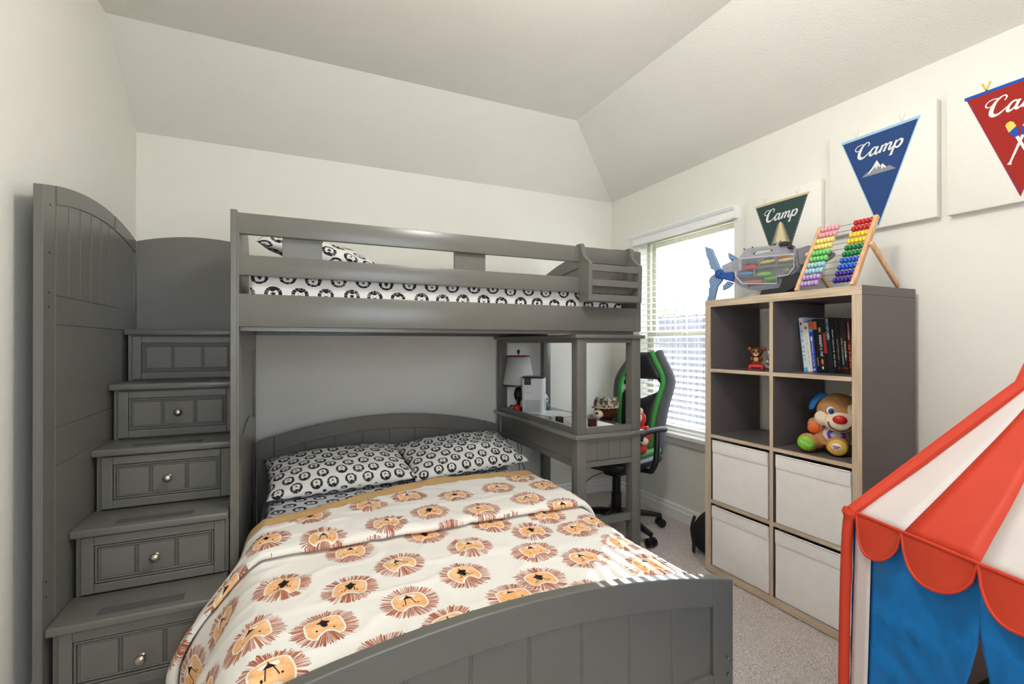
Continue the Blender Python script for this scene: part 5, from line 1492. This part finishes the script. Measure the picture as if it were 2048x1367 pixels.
felt('feltgreen', S(52, 72, 70)); felt('feltblue', S(40, 70, 122)); felt('feltred', S(158, 38, 30)); felt('striptan', S(206, 192, 150)); felt('stripsky', S(160, 200, 224)); felt('stripblue', S(32, 82, 176)); felt('feltcream', S(224, 208, 166)); felt('feltgrey', S(140, 142, 146)); felt('feltwhite', S(226, 226, 226)); felt('feltyellow', S(236, 208, 96))
def m_tree(p, T):
    b = MB(); pts = []
    for s_ in (1, -1):
        side = []
        for i in range(15):
            f = i/14; w = .006+.046*f; y = .078-.112*f
            side += [(s_*w, y-.004), (s_*(w*.72), y-.002)]
        pts += side if s_ > 0 else side[::-1]
    for i in range(14):
        f0, f1 = i/14, (i+1)/14; y0, y1 = .08-.112*f0, .08-.112*f1; w0, w1 = .002+.026*f0, .002+.026*f1; tp = .016+.046*f1
        b.poly([(-w1, y1, T+.0024), (w1, y1, T+.0024), (w0, y0, T+.0024), (-w0, y0, T+.0024)])
        for s_ in (1, -1):
            b.poly([(s_*w0, y0-.002, T+.0024), (s_*tp, y1-.009, T+.0024), (s_*w1, y1, T+.0024)][::s_])
            ym = (y0+y1)/2; b.poly([(s_*w0, ym-.001, T+.0025), (s_*tp*.93, ym-.0095, T+.0025), (s_*w1, ym-.005, T+.0025)][::s_])
    b.build('tree_motif', M['feltcream'], p, local=True, smooth=False)
def m_mount(p, T):
    b = MB(); b.prism([(-0.0697, 0.0034), (0.0722, 0.0034), (0.0451, 0.0275), (0.0344, 0.0223), (0.0180, 0.0430), (0.0098, 0.0361), (-0.0049, 0.0653), (-0.0197, 0.0430), (-0.0279, 0.0326), (-0.0410, 0.0189), (-0.0459, 0.0223)], 'Z', T+.0018, T+.0024); b.build('mountain_motif', M['feltgrey'], p, local=True, smooth=False)
    b = MB()
    for pts in ([(-0.0049, 0.0653), (0.0098, 0.0361), (0.0049, 0.0292), (0.0000, 0.0412), (-0.0066, 0.0223), (-0.0115, 0.0378), (-0.0197, 0.0292), (-0.0197, 0.0430)], [(0.0180, 0.0430), (0.0344, 0.0223), (0.0279, 0.0189), (0.0230, 0.0275), (0.0148, 0.0172), (0.0115, 0.0352)], [(-0.0197, 0.0430), (-0.0197, 0.0292), (-0.0279, 0.0223), (-0.0410, 0.0103), (-0.0410, 0.0189), (-0.0279, 0.0326)]): b.prism(pts, 'Z', T+.0024, T+.003)
    b.build('snow_motif', M['feltwhite'], p, local=True, smooth=False)
def m_paddle(p, T):
    for s_, zo in ((1, 0), (-1, .0012)):
        Mx = Matrix.Translation((0, -.03, T+.0018+zo)) @ Matrix.Rotation(s_*R(21), 4, 'Z') @ Matrix.Diagonal((.8, .84, 1, 1))
        b = MB(); b.prism([(-.006, .03), (.006, .03), (.004, -.085), (.008, -.098), (-.008, -.098), (-.004, -.085)], 'Z', 0, .0008, mat=Mx); pd = b.build('paddle_motif', M['feltwhite'], p, local=True, smooth=False)
        b = MB(); b.prism([(-.006, .028), (.006, .028), (.015, .05), (.016, .072), (-.016, .062), (-.014, .045)], 'Z', .0008, .0014, mat=Mx); b.build('blade_lower', M['stripblue'], pd, local=True, smooth=False)
        b = MB(); b.prism([(-.016, .062), (.016, .072), (.015, .095), (.008, .106), (-.006, .106), (-.014, .098)], 'Z', .0008, .0014, mat=Mx); b.build('blade_upper', M['feltyellow'], pd, local=True, smooth=False)
canvas(1.779, 1.825, .445, .50, 'white canvas with dark green camp pennant and a cream tree, beside the window', M['feltgreen'], M['striptan'], None, m_tree)
canvas(1.295, 2.0125, .44, .495, 'white canvas with navy blue camp pennant and snowy mountains, above the abacus', M['feltblue'], M['stripsky'], M['stripsky'], m_mount)
canvas(.822, 2.0125, .44, .505, 'white canvas with red camp pennant and crossed paddles, cut by the picture edge', M['feltred'], M['stripblue'], None, m_paddle)

# ------------------------------------------------------------------ circus play tent
TC = Vector((1.712, .437, 0)); TR = .485; TA = R(132.5); EZ = .78
tn = thing('play_tent', 'red and white striped circus play tent with blue walls beside the bookshelf', 'play tent', (TC.x, TC.y, 0))
def corner(k, r=TR, z=EZ): a = TA+k*PI/3; return Vector((TC.x+r*math.cos(a), TC.y+r*math.sin(a), z))
def roofz(t): return EZ+.494*t if t < .72 else EZ+.494*.72+(t-.72)/.28*.34
def roofp(base, t):
    r = t if t < .72 else .72+(t-.72)*.85
    p = base.lerp(Vector((TC.x, TC.y, EZ)), min(r, .985)); p.z = roofz(t); return p
b = MB()
for k in range(6):
    A, B = corner(k), corner(k+1)
    for s_ in range(3):
        f0, f1 = (0, .30, .65, 1.0)[s_], (0, .30, .65, 1.0)[s_+1]
        P0, P1 = A.lerp(B, f0), A.lerp(B, f1)
        def fn(u, v, P0=P0, P1=P1):
            t = v*.72; q = P0.lerp(P1, u); p = roofp(q, t)
            p.z += noise.noise(p*9)*.006*(1-v)-.012*math.sin(PI*v)*.5
            return p
        b.mi = 1 if s_ == 1 else 0; b.grid(fn, 5, 20)
    b.mi = 1
    b.grid(lambda u, v, A=A, B=B: roofp(A.lerp(B, u), .72+.28*v), 4, 8)
b.build('striped_roof', [M['tentwhite'], M['tentred']], tn, angle=30, solid=.0015)
for k in range(6):
    A = corner(k)
    b = MB(); b.tube([roofp(A, t/14) + Vector((0, 0, .004)) for t in range(0, 15)], .0155, 8); b.build('ridge_piping', M['tentred'], tn)
    b = MB(); pb = corner(k, TR+.022, .0); b.tube(cat_rom([A+Vector((0, 0, .006)), corner(k, TR+.012, .72), corner(k, TR+.02, .4), pb+Vector((0, 0, .012))], 6), [.021]*4+[.013]*15, 10); b.build('corner_sleeve', M['tentred'], tn)
for k in range(6):
    A, B = corner(k), corner(k+1); nrm = ((A+B)/2-Vector((TC.x, TC.y, EZ))).normalized()
    for s_ in range(3):
        f0, f1 = (0.035, .30, .65, .985)[s_], (0, .30, .65, .97)[s_+1]
        P0, P1 = A.lerp(B, f0), A.lerp(B, f1); dp = .092
        b = MB()
        def fn(u, v, P0=P0, P1=P1):
            p = P0.lerp(P1, u); dd = dp*(max(0, 1-abs(2*u-1)**2.3))**.55
            return p+nrm*(.004+.022*v*math.sin(PI*u))-Vector((0, 0, dd*v-.004))
        b.grid(fn, 18, 8)
        b.tube([fn(i/18, 1.0) for i in range(19)], .0035, 6); b.tube([fn(i/18, 0.0) for i in range(19)], .004, 6)
        b.build('scalloped_trim', M['tentred'], tn, angle=60)
def wall_pt(k, f, z, bul=0.0):
    r = TR-.004+.022*(1-z/EZ); A, B = corner(k, r, z), corner(k+1, r, z); p = A.lerp(B, f)
    n = Vector((p.x-TC.x, p.y-TC.y, 0)).normalized()
    return p+n*bul
def crumple(p, amp): return noise.noise(p*7)*amp+(1-abs(noise.noise(p*11+Vector((3, 1, 2))))*2)*amp*.6
for k in range(6):
    if k == 0:
        b = MB(); b.grid(lambda u, v: wall_pt(0, .02+.10*u, .01+.765*v, .002), 4, 12); b.build('side_strip', M['tentwhite'], tn, solid=.001)
        def flapl(u, v):
            z = .01+.765*v; edge = .656-.17*smooth(.70, .24, z)
            f = .12+(edge-.12)*u; p = wall_pt(0, f, z, -.002); nn = Vector((p.x-TC.x, p.y-TC.y, 0)).normalized()
            return p+nn*crumple(p, .014)*math.sin(PI*min(1, u*1.0+.02))
        b = MB(); b.grid(flapl, 34, 50); b.build('door_flap', M['tentblue'], tn, angle=60, solid=.001)
        def flapr(u, v):
            z = .01+.765*v; edge = .646+.19*smooth(.70, .24, z)
            f = edge+(.97-edge)*u; p = wall_pt(0, f, z, .002); nn = Vector((p.x-TC.x, p.y-TC.y, 0)).normalized()
            return p+nn*crumple(p, .011)*math.sin(PI*min(1, u*.98+.02))*smooth(.77, .62, z)
        b = MB(); b.grid(flapr, 24, 50); b.build('door_flap', M['tentblue'], tn, angle=60, solid=.001)
    else:
        b = MB(); b.grid(lambda u, v, k=k: wall_pt(k, .015+.97*u, .01+.765*v, crumple(wall_pt(k, u, v), .004)), 16, 16); b.build('wall_panel', M['tentblue'] if k in (1, 5) else M['tentwhite'], tn, angle=60, solid=.001)
b = MB(); rr = random.Random(8)
b.grid(lambda u, v: (1.83+.14*math.cos(2*PI*u)*math.sin(PI*v)*(1+.12*noise.noise(Vector((u*9, v*9, 0)))), .60+.13*math.sin(2*PI*u)*math.sin(PI*v), .003+.30*(1-math.cos(PI*v))/2+.01*noise.noise(Vector((u*14, v*14, 3)))*math.sin(PI*v)), 40, 24, closed_u=True)
tag(b.build('green_plush', M['tuft']), 'fuzzy bright green plush seen through the gap of the tent door', 'plush toy')
